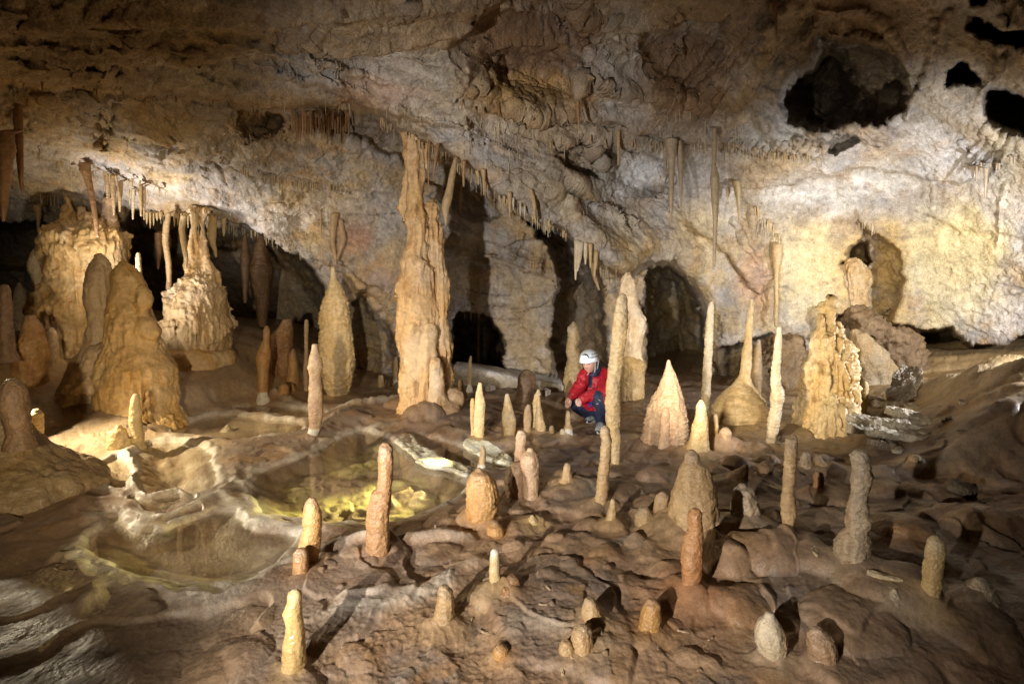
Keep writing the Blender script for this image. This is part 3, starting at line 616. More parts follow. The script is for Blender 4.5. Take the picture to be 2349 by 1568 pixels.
def build_shell():
    S = 2.5
    xs = np.concatenate([np.linspace(-3200, -60, 60)[:-1], np.arange(-60, 2410, S), np.linspace(2410, 5600, 60)])
    ys = np.concatenate([np.linspace(-3000, -30, 40)[:-1], np.arange(-30, 960, S), np.linspace(960, 1120, 14)])
    PX, PY = np.meshgrid(xs, ys)
    Yd, s = shell_depth(PX.ravel(), PY.ravel(), True)
    Yd = Yd.reshape(PX.shape); s = s.reshape(PX.shape)
    # keep the far sides from running away: limit to a radius
    P = np.stack(at(PX, PY, Yd), -1)
    R = np.linalg.norm(P - CAM, axis=-1, keepdims=True)
    lim = np.where((PX < -60) | (PX > 2410) | (PY < -30), 13.0, 40.)[..., None]
    P = CAM + (P - CAM) * np.minimum(1, lim / R)
    for a_, b_ in ((1, 0),):
        k = P.copy(); k[1:-1, 1:-1] = (P[1:-1, 1:-1] * 2 + P[:-2, 1:-1] + P[2:, 1:-1] + P[1:-1, :-2] + P[1:-1, 2:]) / 6; P = k
    nrm = gnormals(P)
    x, y, z = P[..., 0], P[..., 1], P[..., 2]
    # stratified, streaky left ceiling; knobbly elsewhere
    left = sstep(1000, 300, PX) * sstep(520, 330, PY)
    bl = fbm(x, y, z, .75, 2, .45, 2); md = fbm(x, y, z * 1.5, 2.1, 4, .6, 1); pat = sstep(-.3, .4, fbm(x, y, z, .6, 2))
    cm = sstep(10, -60, s) * sstep(560, 430, PY - .12 * (PX - 1200))          # ceiling slab
    fa, fb = x * .92 + y * .38, -x * .38 + y * .92
    fold = fbm(fa * .28, fb * 1.1, z * .6, 1.0, 1, .4, 2); stk2 = fbm(fa * .5, fb * 4.5, z * 3, 1.0, 3, .6)
    d = -.11 * bl * (1 - .5 * cm) - .17 * fold * cm * sstep(1750, 1450, PX) + .022 * stk2 * cm + .050 * (1 - .65 * cm) * md * (.35 + .65 * pat) + .024 * fbm(x, y, z, 8, 3, .62) * (.5 + pat) + .014 * fbm(x, y, z, 27, 3, .7)
    u = x * .75 + y * .66; v = -x * .66 + y * .75
    d = d + left * .035 * fbm(u * .45, v * 2.2, z * 2.2, 3.2, 3, .6, 1)
    bed = np.abs(pn(x * .7 + .2 * pn(x * 2, y * 2, z), y * .7, z * 2.4 + .3 * fbm(x, y, z, 1.5, 2))); crk = np.exp(-(bed / .018) ** 2) * sstep(-.1, .3, fbm(x + 4, y, z, .7, 2)); crk = crk * (1 - .8 * cm); d = d - .05 * crk
    pit = np.clip(fbm(x, y, z, 5.5, 3, .55) - .35, 0, 1); d = d - .12 * pit
    slope = np.hypot(*np.gradient(P[..., 1])) / (P[..., 1] / FP * S); d = d * np.clip(2.5 / (slope + 1e-6), .15, 1)
    P = P + nrm * d[..., None]
    # colours
    c = np.zeros(P.shape)
    q1 = fbm(x, y, z, .9, 4, .55); q2 = fbm(x + 9, y, z, 2.0, 4, .6); q3 = fbm(x, y + 9, z, 5.0, 3, .6)
    grey = np.array([.375, .335, .30]); tan = np.array([.47, .345, .19]); och = np.array([.43, .25, .085]); wht = np.array([.58, .54, .50]); brn = np.array([.17, .11, .06])
    c = mixc(grey, tan, sstep(-.3, .35, q1)); t = sstep(.15, .6, q2)[..., None] * .6; c = c * (1 - t) + och * t
    t = sstep(.1, .6, -q2)[..., None] * .6; c = c * (1 - t) + wht * t
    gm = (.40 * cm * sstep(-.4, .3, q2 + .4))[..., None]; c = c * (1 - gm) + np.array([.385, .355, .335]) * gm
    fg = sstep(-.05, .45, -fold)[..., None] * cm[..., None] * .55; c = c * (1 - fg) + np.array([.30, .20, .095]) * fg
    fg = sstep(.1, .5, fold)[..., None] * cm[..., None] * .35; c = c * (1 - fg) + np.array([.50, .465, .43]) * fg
    stk = fbm(x * 2.4, y * 2.4, z * .35, 1.0, 3, .6)
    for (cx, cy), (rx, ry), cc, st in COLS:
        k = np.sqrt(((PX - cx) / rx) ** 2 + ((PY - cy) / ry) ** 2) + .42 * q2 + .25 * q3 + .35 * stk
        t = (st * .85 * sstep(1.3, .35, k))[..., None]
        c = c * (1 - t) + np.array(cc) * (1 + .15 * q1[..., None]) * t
    t = sstep(.38, .62, q3 + .3 * q2)[..., None] * .5; c = c * (1 - t) + brn * t
    vs = sstep(.2, .6, fbm(x * 3.2, y * 3.2, z * .25, 1.3, 3, .6))[..., None] * .4 * (1 - cm[..., None]); c = c * (1 - vs) + np.array([.44, .27, .10]) * vs
    c = c * (1 - .55 * crk[..., None]); c = c * (1 + .30 * stk2 * cm)[..., None] if False else c * (1 + .30 * (stk2 * cm)[..., None])
    f4 = fbm(x, y, z, 14, 3, .6)
    c = c * (1 + .28 * f4[..., None])
    wsp = sstep(.5, .75, f4 - .2 * q3)[..., None] * .3; c = c * (1 - wsp) + np.array([.66, .64, .62]) * wsp
    c = np.clip(c, .03, .8)
    # split into ceiling and walls along the natural edges
    nr, nc = PX.shape
    V = P.reshape(-1, 3); cc = c.reshape(-1, 3)
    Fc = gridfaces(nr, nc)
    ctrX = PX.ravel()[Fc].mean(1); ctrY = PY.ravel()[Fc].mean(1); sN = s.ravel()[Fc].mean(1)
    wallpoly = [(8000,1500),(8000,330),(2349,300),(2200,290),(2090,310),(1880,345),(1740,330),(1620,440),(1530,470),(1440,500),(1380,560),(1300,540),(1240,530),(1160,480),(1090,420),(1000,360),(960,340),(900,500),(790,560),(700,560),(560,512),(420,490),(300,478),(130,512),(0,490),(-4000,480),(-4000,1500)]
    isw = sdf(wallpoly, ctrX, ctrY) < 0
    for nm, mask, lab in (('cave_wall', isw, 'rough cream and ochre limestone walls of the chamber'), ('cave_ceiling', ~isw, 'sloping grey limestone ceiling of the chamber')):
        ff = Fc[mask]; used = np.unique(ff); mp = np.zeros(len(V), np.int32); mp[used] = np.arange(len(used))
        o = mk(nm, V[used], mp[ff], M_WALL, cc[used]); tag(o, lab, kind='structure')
    # depth seen through every original ray (for hanging things on the rock)
    qx = CX + FP * P[..., 0] / (P[..., 1] / math.cos(DEL) + 1e-9) * 1.0
    return xs, ys, P[..., 1]
SH = build_shell()
def shell_at(px, py):
    """depth of the finished rock surface along a ray"""
    xs, ys, D = SH
    i = int(np.clip(np.searchsorted(xs, px), 1, len(xs) - 1)); j = int(np.clip(np.searchsorted(ys, py), 1, len(ys) - 1))
    return float(D[j - 1:j + 1, i - 1:i + 1].mean())
# ================================================================= STALAGMITES
PAL = {  # (main, second, tip)
 'brown': ((.34,.20,.10), (.42,.26,.13), (.36,.25,.17)), 'orange': ((.48,.28,.11), (.55,.36,.16), (.40,.27,.17)), 'rust': ((.46,.235,.11), (.50,.30,.16), (.48,.27,.14)),
 'cream': ((.62,.47,.25), (.66,.54,.34), (.66,.57,.40)), 'yellow': ((.70,.53,.27), (.74,.61,.37), (.74,.64,.44)), 'white': ((.66,.58,.44), (.70,.65,.55), (.72,.68,.60)),
 'grey': ((.36,.31,.25), (.42,.35,.26), (.40,.36,.31)), 'tan': ((.45,.33,.19), (.50,.38,.23), (.46,.37,.27)), 'dark': ((.20,.13,.08), (.26,.17,.10), (.22,.16,.11)),
 'pink': ((.52,.37,.26), (.58,.44,.30), (.62,.50,.38)), 'wax': ((.66,.52,.30), (.74,.66,.48), (.80,.82,.78)), 'paleyel': ((.66,.50,.24), (.72,.60,.34), (.74,.62,.36)),
}
for _k, _f in dict(brown=.78, orange=.78, rust=.8, grey=.98, tan=.86, dark=.8, pink=.74, cream=.76, yellow=1.0, paleyel=.70, wax=.8, white=.8).items(): PAL[_k] = tuple(tuple(v * _f * (1.04, .94, .80)[n_] for n_, v in enumerate(q)) for q in PAL[_k])
STY = {  # amp low, amp mid, amp fine, flute amp, ring amp
 'smooth': (.08, .06, .022, .025, .035), 'knob': (.10, .12, .04, .02, .07), 'flow': (.06, .07, .03, .05, .03), 'rough': (.08, .10, .06, .06, .03), 'rings': (.07, .06, .03, .02, .10), 'pagoda': (.06, .07, .05, .07, .08),
}
def lathe(frame, rows, Y, style='smooth', seed=0, depth=1.0, cap=1, sink=.08, den=1.0, dx=0.0):
    """silhouette rows (y, xl, xr) -> world mesh at depth Y"""
    rows = sorted(rows)
    cx, cz, rr = [], [], []
    for y, l, r in rows:
        a = fr(frame, l, y); b = fr(frame, r, y)
        xa, _, za = at(a[0], a[1], Y); xb, _, zb = at(b[0], b[1], Y)
        cx.append((xa + xb) / 2 + dx); cz.append((za + zb) / 2); rr.append(max(.002, (xb - xa) / 2))
    cx, cz, rr = map(np.array, (cx, cz, rr))
    if cap:   # rounded top
        q0 = rr[0]; e = .45 if q0 > .35 * rr[:4].max() else .9
        cz = np.concatenate([[cz[0] + q0 * (e - .06), cz[0] + q0 * e, cz[0] + q0 * e * .8, cz[0] + q0 * e * .4], cz]); cx = np.concatenate([[cx[0]] * 4, cx]); rr = np.concatenate([[q0 * .02, q0 * .42, q0 * .74, q0 * .95], rr])
    if sink: cz = np.concatenate([cz, [cz[-1] - .35 * rr[-1], cz[-1] - .35 * rr[-1] - sink]]); cx = np.append(cx, [cx[-1]] * 2); rr = np.concatenate([rr, [rr[-1] * 1.18, rr[-1] * 1.4]])
    H = cz[0] - cz[-1]; px = FP / Y
    n = int(np.clip(H * px * .7 * den, 18, 260)); m = int(np.clip(2 * math.pi * np.median(rr) * px * .5 * den, 20, 110))
    s = np.concatenate([[0], np.cumsum(np.hypot(np.diff(cz), np.diff(rr)) + 1e-4)])
    si = np.linspace(0, s[-1], n)
    def ip(v):
        q = np.interp(si, s, v); k = max(1, int(n * .012))
        for _ in range(3):
            p = np.pad(q, 1, 'edge'); q = (p[:-2] + 2 * p[1:-1] + p[2:]) / 4 if k else q
        q[0] = v[0]; return q
    X, Z, R = ip(cx), ip(cz), ip(rr)
    th = np.linspace(0, 2 * math.pi, m, endpoint=False)
    Rm = np.median(rr); so = seed * 13.37
    ct, sn = np.cos(th)[None], np.sin(th)[None]
    zz = Z[:, None]; a = STY[style]
    qx, qy, qz = ct * R[:, None] / Rm, sn * R[:, None] / Rm, zz / Rm
    d = a[0] * fbm(qx + so, qy, qz * .6, .9, 2) + a[1] * fbm(qx, qy + so, qz, 2.2, 3, .6) + a[2] * fbm(qx, qy, qz + so, 6, 2, .6)
    if a[3]: d = d + a[3] * fbm(ct * 2.6 + so, sn * 2.6 + .12 * pn(qz, so, 1), qz * .22 + so, 1, 3, .6, 2)
    if a[4]: d = d + np.clip(1.2 * Rm / R[:, None], .1, 1) ** 1.5 * (a[4] * pn(qz * 1.5 + .5 * pn(qx, qy, qz + so), so, 1) + a[4] * .6 * pn(qz * 3.4 + .5 * pn(qx, qy, qz), so, 4))
    if style == 'pagoda':
        tt = -qz * 1.0 + 1.5 * fbm(ct * 1.6 + so, sn * 1.6, qz * .6, 1, 3); fr_ = tt - np.floor(tt)
        d = d + .085 * (fr_ ** 1.6 - .4) * (.5 + 1.1 * pn(ct * 3, sn * 3, np.floor(tt) + so)) + .05 * fbm(ct * 5 + so, sn * 5, qz * .35 + np.floor(tt) * .6, 1, 2, .6, 1)
    d = d * np.clip(np.linspace(0, n / 4, n), .0, 1)[:, None]
    wob = .06 * Rm * pn(Z * 1.2 / max(Rm, .03) * .3, so, 2)
    rad = R[:, None] * (1 + d)
    V = np.stack([X[:, None] + rad * ct, Y + wob[:, None] + rad * sn * depth, np.broadcast_to(zz, rad.shape)], -1)
    F = gridfaces(n, m, True)[:, ::-1]
    return V.reshape(-1, 3), F, d.ravel()

def fused(parts, vox):
    """join closed-ish lathes and remesh them into one skin"""
    Vs, Fs, o = [], [], 0
    for V, F in parts:
        n = len(V); Vs.append(V); Fs.append(F + o); o += n
    me_o = mk('tmp', np.concatenate(Vs), np.concatenate(Fs))
    md = me_o.modifiers.new('r', 'REMESH'); md.mode = 'VOXEL'; md.voxel_size = vox
    sm = me_o.modifiers.new('s', 'SMOOTH'); sm.iterations = 3; sm.factor = .5
    dg = bpy.context.evaluated_depsgraph_get(); ev = me_o.evaluated_get(dg); me = ev.to_mesh()
    V = np.zeros(len(me.vertices) * 3, F32); me.vertices.foreach_get('co', V); V = V.reshape(-1, 3)
    Nn = np.zeros(len(me.vertices) * 3, F32); me.vertices.foreach_get('normal', Nn); Nn = Nn.reshape(-1, 3)
    ls = np.zeros(len(me.polygons), np.int32); me.polygons.foreach_get('loop_total', ls)
    li = np.zeros(len(me.loops), np.int32); me.loops.foreach_get('vertex_index', li)
    st = np.zeros(len(me.polygons), np.int32); me.polygons.foreach_get('loop_start', st)
    F = []
    for k in (3, 4):
        s_ = st[ls == k]
        if len(s_): F.append(li[s_[:, None] + np.arange(k)])
    ev.to_mesh_clear(); old = me_o.data; bpy.data.objects.remove(me_o); bpy.data.meshes.remove(old)
    return V, F, Nn

def closed(V, F):
    """add end caps so that a voxel remesh sees a solid"""
    m = int(F[:, :].max() + 1)
    return V, F

def stal_col(V, pal, seed, d=None, tide=None):
    x, y, z = V[:, 0], V[:, 1], V[:, 2]
    p = PAL[pal]; so = seed * 3.1
    t = sstep(-.35, .45, fbm(x + so, y, z * .6, 7, 3, .6)); c = mixc(p[0], p[1], t)
    top = z.max(); h = max(.05, top - z.min())
    k = sstep(.22, .0, (top - z) / h + .08 * fbm(x, y + so, z, 9, 2)); c = c * (1 - k[:, None]) + np.array(p[2]) * k[:, None]
    s = sstep(.3, .6, fbm(x * 1.3, y * 1.3, z * .5 + so, 12, 3, .6))[:, None] * .35; c = c * (1 - s) + np.array(p[0]) * .72 * s
    s = fbm(x * 1.6 + so, y * 1.6, z * .12, 10, 3, .6); k = sstep(.15, .55, s)[:, None] * .45; c = c * (1 - k) + np.array(p[0]) * np.array([.72, .58, .42]) * k
    k = sstep(.2, .6, -s)[:, None] * .3; c = c * (1 - k) + np.array(p[2]) * 1.1 * k
    if d is not None: c = c * (1 + np.clip(d, -.12, .1) * 1.2)[:, None]
    if tide is not None:
        k = sstep(tide + .012, tide - .012, z + .01 * pn(x * 20, y * 20, 1))[:, None]; c = c * (1 - k) + np.array([.64, .58, .48]) * k
    return np.clip(c, .02, .85)

ALLS = []
def S(label, frame, rows, pal='brown', style='smooth', lobes=(), name='stalagmite', tide=0, Y=None, mat=None, base=None, depth=1.0, group=None, cat='stalagmite', sink=.08):
    """one stalagmite; lobes = extra silhouettes [(frame, rows, dY, style)] of the same body"""
    i = len(ALLS) + 1
    rows = sorted(rows); yb, l, r = rows[-1]
    if base is None: bx, by = fr(frame, (l + r) / 2, yb)
    else: bx, by = base
    if Y is None: gx, gy, gz = ground_at(bx, by)
    else: gx, gy, gz = [float(v) for v in at(bx, by, Y)]
    if Y is None:
        rad = abs(fr(frame, r, yb)[0] - fr(frame, l, yb)[0]) / 2 / FP * gy
        Y = gy + rad * .75
    V, F, d = lathe(frame, rows, Y, style, i, depth, sink=sink)
    Vs, Fs, ds, o = [V], [F], [d], len(V)
    for lf, lr, dY, ls in lobes:
        v, f, dd = lathe(lf, lr, Y + dY, ls, i + 50 + o % 7, sink=sink)
        Vs.append(v); Fs.append(f + o); ds.append(dd); o += len(v)
    V = np.concatenate(Vs)
    c = stal_col(V, pal, i, np.concatenate(ds), (gz + tide) if tide else None)
    xb = float(at(bx, by, Y)[0])
    rb = abs(fr(frame, r, yb)[0] - fr(frame, l, yb)[0]) / 2 / FP * Y
    SKIRTS.append((xb, Y, 2.7 * rb + .04, min(.15, .75 * rb + .012), PAL[pal][0]))
    ob = mk(name, V, np.concatenate(Fs), mat or M_STAL, c, loc=(xb, Y, float(gz)))
    tag(ob, label, cat, group); ALLS.append(ob)
    return ob

# ---- centre, around the pools
S('tall brown stalagmite with a shouldered side on the near edge of the central pool', 'C2', [(462,300,352),(480,284,372),(560,276,378),(700,275,375),(755,270,364),(785,230,366),(850,220,362),(900,203,355),(1000,196,345),(1100,195,352),(1180,192,352),(1220,185,335)], 'brown', 'smooth')
S('broad orange dome stalagmite with a grey top beside the pool', 'C2', [(640,930,975),(660,896,1028),(720,873,1070),(800,866,1086),(900,862,1080),(960,864,1058),(985,880,1045)], 'orange', 'flow')
S('grey capped twin stalagmite right of the broad orange dome', 'C2', [(505,1275,1320),(530,1238,1350),(600,1226,1358),(700,1245,1356),(800,1250,1350),(862,1245,1362)], 'pink', 'flow', lobes=[('C2', [(600,1170,1262),(640,1140,1265),(700,1121,1265),(800,1134,1260),(866,1150,1262)], .02, 'flow'), ('C2', [(378,1212,1262),(400,1201,1274),(500,1194,1270),(600,1188,1262),(700,1180,1260)], .12, 'smooth')])
S('tiny dark cone standing in the pool behind the bright calcite shelf', 'C2', [(475,968,985),(500,965,1001),(550,956,1000),(590,948,998),(625,938,1000)], 'tan', 'smooth', tide=.03)
S('slim knobbly yellow stalagmite behind the brightest shelf', 'C2', [(52,948,970),(100,936,975),(135,928,982),(150,928,990),(200,924,995),(300,915,990),(400,918,985),(425,930,982)], 'yellow', 'knob', lobes=[('C2', [(158,898,922),(200,893,925),(300,894,918),(372,900,922)], .06, 'smooth')])
S('cream bottle shaped stalagmite right of the slim yellow one', 'C2', [(133,1128,1155),(170,1122,1164),(220,1115,1180),(260,1106,1190),(300,1105,1202),(350,1114,1200),(422,1120,1190)], 'cream', 'flow')
S('small tan stalagmite left of the twin pointed one', 'C2', [(200,1272,1300),(230,1256,1303),(300,1250,1305),(392,1255,1297)], 'tan', 'smooth')
S('twin pointed cream stalagmite with a ragged slim horn', 'C2', [(145,1345,1364),(200,1340,1370),(260,1330,1384),(320,1325,1398),(392,1325,1406)], 'cream', 'knob', lobes=[('C2', [(100,1342,1358),(130,1326,1370),(180,1312,1360),(240,1314,1348),(300,1318,1352)], .05, 'knob')])
S('smallest pale nub in the row left of the crouching man', 'C2', [(340,1430,1454),(360,1423,1461),(405,1424,1463)], 'cream', 'smooth')
S('short nub with a white foot below the hand of the crouching man', 'C2', [(364,1500,1524),(385,1493,1534),(410,1488,1540)], 'white', 'smooth')
S('white footed brown stalagmite right under the hand of the crouching man', 'C2', [(245,1540,1560),(270,1533,1567),(330,1531,1567),(350,1520,1580),(405,1512,1582)], 'tan', 'smooth', tide=.07)
S('tall wet cream stalagmite standing in front of the crouching man', 'B2', [(806,1893,1940),(830,1876,1945),(900,1864,1950),(1000,1850,1952),(1100,1840,1942),(1200,1830,1925),(1300,1820,1915),(1400,1808,1900),(1500,1799,1898),(1560,1800,1900),(1640,1800,1898),(1700,1810,1892),(1790,1836,1905),(1890,1840,1894),(1955,1843,1896)], 'cream', 'knob')
S('slender tan stalagmite with a bulbous head in front of the tall wet one', 'C2', [(343,1782,1815),(360,1769,1830),(400,1766,1835),(440,1776,1845),(500,1766,1840),(600,1762,1830),(700,1746,1825),(800,1736,1820),(850,1716,1816),(885,1690,1818)], 'tan', 'rings')
S('small pale fang of a stalagmite left of the great brown dome', 'C2', [(838,1838,1864),(870,1828,1872),(950,1806,1876),(1002,1790,1884)], 'cream', 'smooth')
S('low pale yellow stub on the mud before the orange dome', 'C2', [(948,1295,1325),(965,1272,1345),(1000,1263,1364),(1028,1262,1374)], 'paleyel', 'flow')
S('low rounded orange boss at the foot of the orange dome', 'C2', [(985,1035,1080),(1010,1000,1112),(1060,1000,1126),(1095,1070,1118)], 'orange', 'smooth', name='flowstone_boss', cat='boss')
S('small white wet icicle shaped stalagmite in the foreground', 'C2', [(1172,1040,1075),(1188,1029,1089),(1240,1023,1090),(1262,1026,1092),(1300,1016,1095),(1360,1020,1097),(1400,1018,1096),(1430,1008,1110),(1465,980,1130)], 'wax', 'smooth', mat=M_WAX)
S('short tan stump with a wet foot left of the white icicle', 'P', [(1346,1008,1030),(1356,1002,1040),(1376,1003,1041),(1400,998,1042),(1430,990,1045),(1450,985,1046)], 'tan', 'rings')
S('mushroom headed stub on a wide brown foot behind the orange dome', 'C2', [(594,1530,1560),(612,1518,1572),(650,1515,1570),(690,1506,1580),(722,1466,1592),(770,1452,1610)], 'tan', 'smooth')
S('short tan knob on the left flank of the great brown dome', 'C2', [(790,2165,2205),(812,2141,2228),(850,2131,2226),(950,2120,2222),(1005,2100,2240)], 'tan', 'smooth')
S('squat hollow topped cup left of the great brown dome', 'C2', [(897,2025,2095),(940,1996,2120),(1000,1996,2118),(1046,2012,2090)], 'tan', 'smooth')
S('great smooth brown dome stalagmite with a small round head', 'C3', [(508,95,140),(530,73,165),(560,70,172),(580,66,182),(600,50,215),(700,20,258),(800,-10,280),(900,-30,290),(1000,-50,286),(1060,-70,282),(1110,-90,262)], 'tan', 'smooth')
S('tall rusty orange stalagmite throwing a long shadow at lower right', 'C3', [(905,114,176),(922,96,188),(980,90,190),(1040,92,195),(1080,66,195),(1150,56,192),(1250,46,188),(1350,55,180),(1400,51,156),(1450,44,166),(1520,10,210),(1560,-30,240)], 'rust', 'smooth')
S('stocky grey tan stalagmite crossed by the long shadow', 'C3', [(748,430,485),(760,406,532),(800,400,540),(850,393,564),(900,390,575),(1000,382,580)], 'grey', 'rough')
S('dark rounded stump behind the stocky grey tan stalagmite', 'C3', [(585,590,640),(612,562,664),(700,555,662)], 'dark', 'smooth')
S('dark leaning stump with a broad shoulder beside the great brown dome', 'C3', [(612,465,505),(640,420,532),(690,345,540),(760,330,556)], 'dark', 'smooth')
S('tall thin knobbly tan stalagmite right of the dark stumps', 'C3', [(408,785,820),(430,750,828),(480,746,825),(550,742,825),(640,738,815),(700,735,812),(780,728,802),(850,720,815),(940,722,820),(1000,730,802),(1022,740,800)], 'tan', 'rings')
S('tall grey lumpy stalagmite on a round pedestal at right', 'C3', [(518,1205,1290),(540,1183,1308),(600,1195,1310),(660,1200,1325),(720,1195,1322),(780,1194,1300),(840,1180,1290),(900,1166,1302),(960,1163,1315),(1000,1160,1312),(1035,1160,1288),(1055,1138,1295),(1100,1108,1302),(1160,1086,1300),(1220,1092,1300),(1280,1130,1296)], 'grey', 'knob')
S('pale ringed stalagmite alone at the lower right', 'C3', [(1088,1730,1780),(1112,1706,1808),(1200,1696,1810),(1300,1681,1795),(1400,1670,1785),(1450,1664,1776),(1500,1642,1766),(1560,1612,1760)], 'cream', 'rings')
S('small brown stub behind the tall grey lumpy stalagmite', 'C3', [(656,950,998),(680,936,1005),(720,940,1003),(772,930,1000)], 'brown', 'smooth')
S('short dark orange stump right of the tall grey pedestal stalagmite', 'C3', [(1010,1480,1532),(1032,1458,1555),(1060,1456,1560),(1102,1455,1560)], 'orange', 'smooth')
S('white topped knob on the dark slab right of the rusty stalagmite', 'D4', [(172,400,445),(190,381,460),(215,378,468),(245,365,485)], 'pink', 'smooth')
S('pointed pale cream stalagmite behind the great brown dome', 'C3', [(178,165,198),(200,150,212),(280,142,222),(350,122,228),(430,106,230),(500,86,235),(565,62,244)], 'cream', 'flow')
S('small cream stub right of the pointed pale cream stalagmite', 'C3', [(268,250,290),(300,236,295),(400,232,296),(455,228,292)], 'cream', 'smooth')
S('small dim cream finger left of the spired bulb', 'C3', [(236,330,365),(260,313,374),(350,315,366)], 'cream', 'smooth')
S('pink stub on a bumpy foot before the spired bulb', 'C3', [(358,325,368),(376,303,386),(430,300,384),(470,290,392),(495,275,420)], 'pink', 'smooth')
S('tall knobbly white stalagmite standing right of the spired bulb', 'B3', [(1020,692,720),(1100,680,724),(1200,668,718),(1300,656,712),(1400,650,714),(1440,654,735),(1500,648,738),(1560,650,724),(1640,630,712),(1720,624,697),(1820,622,682)], 'white', 'knob')
S('cream bulb with a tall crooked spire', 'B3', [(830,512,530),(860,510,539),(930,496,535),(1000,480,530),(1030,476,530),(1100,478,522),(1180,456,520),(1280,450,520),(1350,438,512),(1400,400,524),(1450,350,556),(1500,300,594),(1560,262,622),(1620,256,628),(1700,270,610)], 'cream', 'smooth')
S('thin straight white stalagmite left of the spired bulb', 'B3', [(850,242,264),(880,229,269),(960,218,265),(1080,208,262),(1200,202,258),(1300,195,252),(1400,188,246),(1500,180,240),(1600,192,232)], 'white', 'knob')
S('brown spike behind the spired bulb', 'B3', [(1112,555,580),(1150,545,585),(1300,520,590),(1400,514,586),(1482,530,580)], 'tan', 'smooth')
S('small knobbly yellow finger right of the big ragged stalagmite', 'B3', [(1386,1268,1295),(1412,1262,1306),(1500,1255,1300),(1560,1250,1290),(1615,1252,1286)], 'paleyel', 'knob')
S('tiny grey vase shaped stub at the foot of the big ragged stalagmite', 'B3', [(1465,1216,1230),(1500,1211,1235),(1560,1202,1250),(1605,1204,1256)], 'grey', 'smooth')
S('dark grey layered stub between the thin knobbly and the grey lumpy stalagmites', 'C3', [(522,868,905),(550,852,918),(585,846,925),(620,842,930),(655,850,926)], 'grey', 'pagoda')
S('low yellow topped mound right of the dark layered stub', 'C3', [(546,945,985),(570,935,998),(620,945,1080),(660,960,1150)], 'tan', 'smooth')
S('low tan stump far right on the bank', 'C3', [(548,1585,1650),(565,1578,1665),(612,1572,1664)], 'tan', 'smooth')
S('pointed cream cone stalagmite with a slim companion right of the pagoda column', 'B2', [(1246,2215,2236),(1280,2208,2246),(1330,2195,2270),(1380,2172,2288),(1440,2152,2308),(1500,2114,2328),(1560,2092,2340),(1640,2068,2346),(1740,2052,2352),(1830,2040,2356),(1860,2030,2360)], 'pink', 'rough', lobes=[('C2', [(70,2225,2262),(100,2214,2285),(200,2210,2300),(300,2215,2330),(510,2240,2350)], .06, 'smooth'), ('C2', [(222,2190,2222),(260,2171,2232),(400,2165,2230),(520,2150,2228)], -.2, 'smooth')])
# ---- foreground
S('pale yellow waxy stalagmite nearest the camera at bottom', 'D2', [(596,690,770),(612,656,795),(650,648,800),(700,650,796),(760,632,800),(830,611,800),(880,626,804),(950,640,822),(1050,632,832),(1150,606,836),(1250,605,840),(1350,600,845),(1440,602,812),(1465,630,770)], 'paleyel', 'smooth', mat=M_WAX)
S('tall orange stalagmite with a waist at the corner of the near pool', 'C1', [(828,2070,2115),(852,2049,2130),(920,2036,2155),(980,2031,2158),(1012,2038,2154),(1080,2016,2152),(1150,2006,2150),(1250,2010,2128),(1290,2015,2120)], 'orange', 'smooth')
S('short orange stump before the waisted orange stalagmite', 'D2', [(170,745,850),(200,716,870),(240,714,872),(300,716,872),(400,710,872),(455,712,868)], 'brown', 'smooth')
S('upper of the two hollow topped stubs at bottom centre', 'D3', [(692,1402,1508),(730,1386,1538),(800,1370,1568),(900,1378,1606),(965,1395,1600)], 'tan', 'smooth')
S('lower of the two hollow topped stubs with a bump on its left', 'D3', [(978,1325,1445),(1000,1290,1482),(1080,1268,1490),(1200,1250,1502),(1280,1260,1490)], 'tan', 'smooth', lobes=[('D3', [(1135,1160,1260),(1170,1135,1295),(1230,1130,1310),(1270,1165,1300)], -.02, 'smooth')])
S('orange cone stub with a crater top at bottom right of centre', 'D3', [(697,2055,2165),(730,2030,2200),(800,2000,2202),(900,1975,2214),(1000,1960,2218),(1055,1980,2200)], 'orange', 'flow')
S('tiny orange button on the mud at the bottom', 'D3', [(1166,490,560),(1190,455,605),(1230,443,618),(1280,455,610),(1305,490,580)], 'orange', 'smooth', name='flowstone_boss', cat='boss')
S('white capped yellowish dome at bottom right', 'D4', [(556,600,672),(590,562,700),(650,542,730),(720,538,748),(790,560,740),(850,600,720)], 'white', 'flow')
S('smooth pinkish dome right of the white capped one', 'D4', [(646,922,1000),(680,892,1058),(750,888,1080),(850,900,1092),(880,930,1080)], 'pink', 'smooth')
S('brown knobs clustered right of the white icicle', 'D3', [(445,600,690),(480,570,720),(540,560,738),(580,575,740)], 'brown', 'smooth', name='flowstone_boss', cat='boss', lobes=[('D3', [(570,540,690),(610,490,700),(660,470,690),(710,490,680)], -.03, 'smooth'), ('D3', [(600,730,780),(640,690,808),(700,690,800),(740,720,790)], -.03, 'smooth')])
S('small grey cone left of the pale ringed stalagmite', 'D4', [(380,1465,1490),(420,1430,1520),(480,1414,1532),(520,1420,1540)], 'grey', 'smooth')
S('round grey boss right of the pale ringed stalagmite', 'D4', [(320,2010,2100),(350,1970,2140),(400,1965,2150),(450,1980,2160)], 'grey', 'rough', name='flowstone_boss', cat='boss')
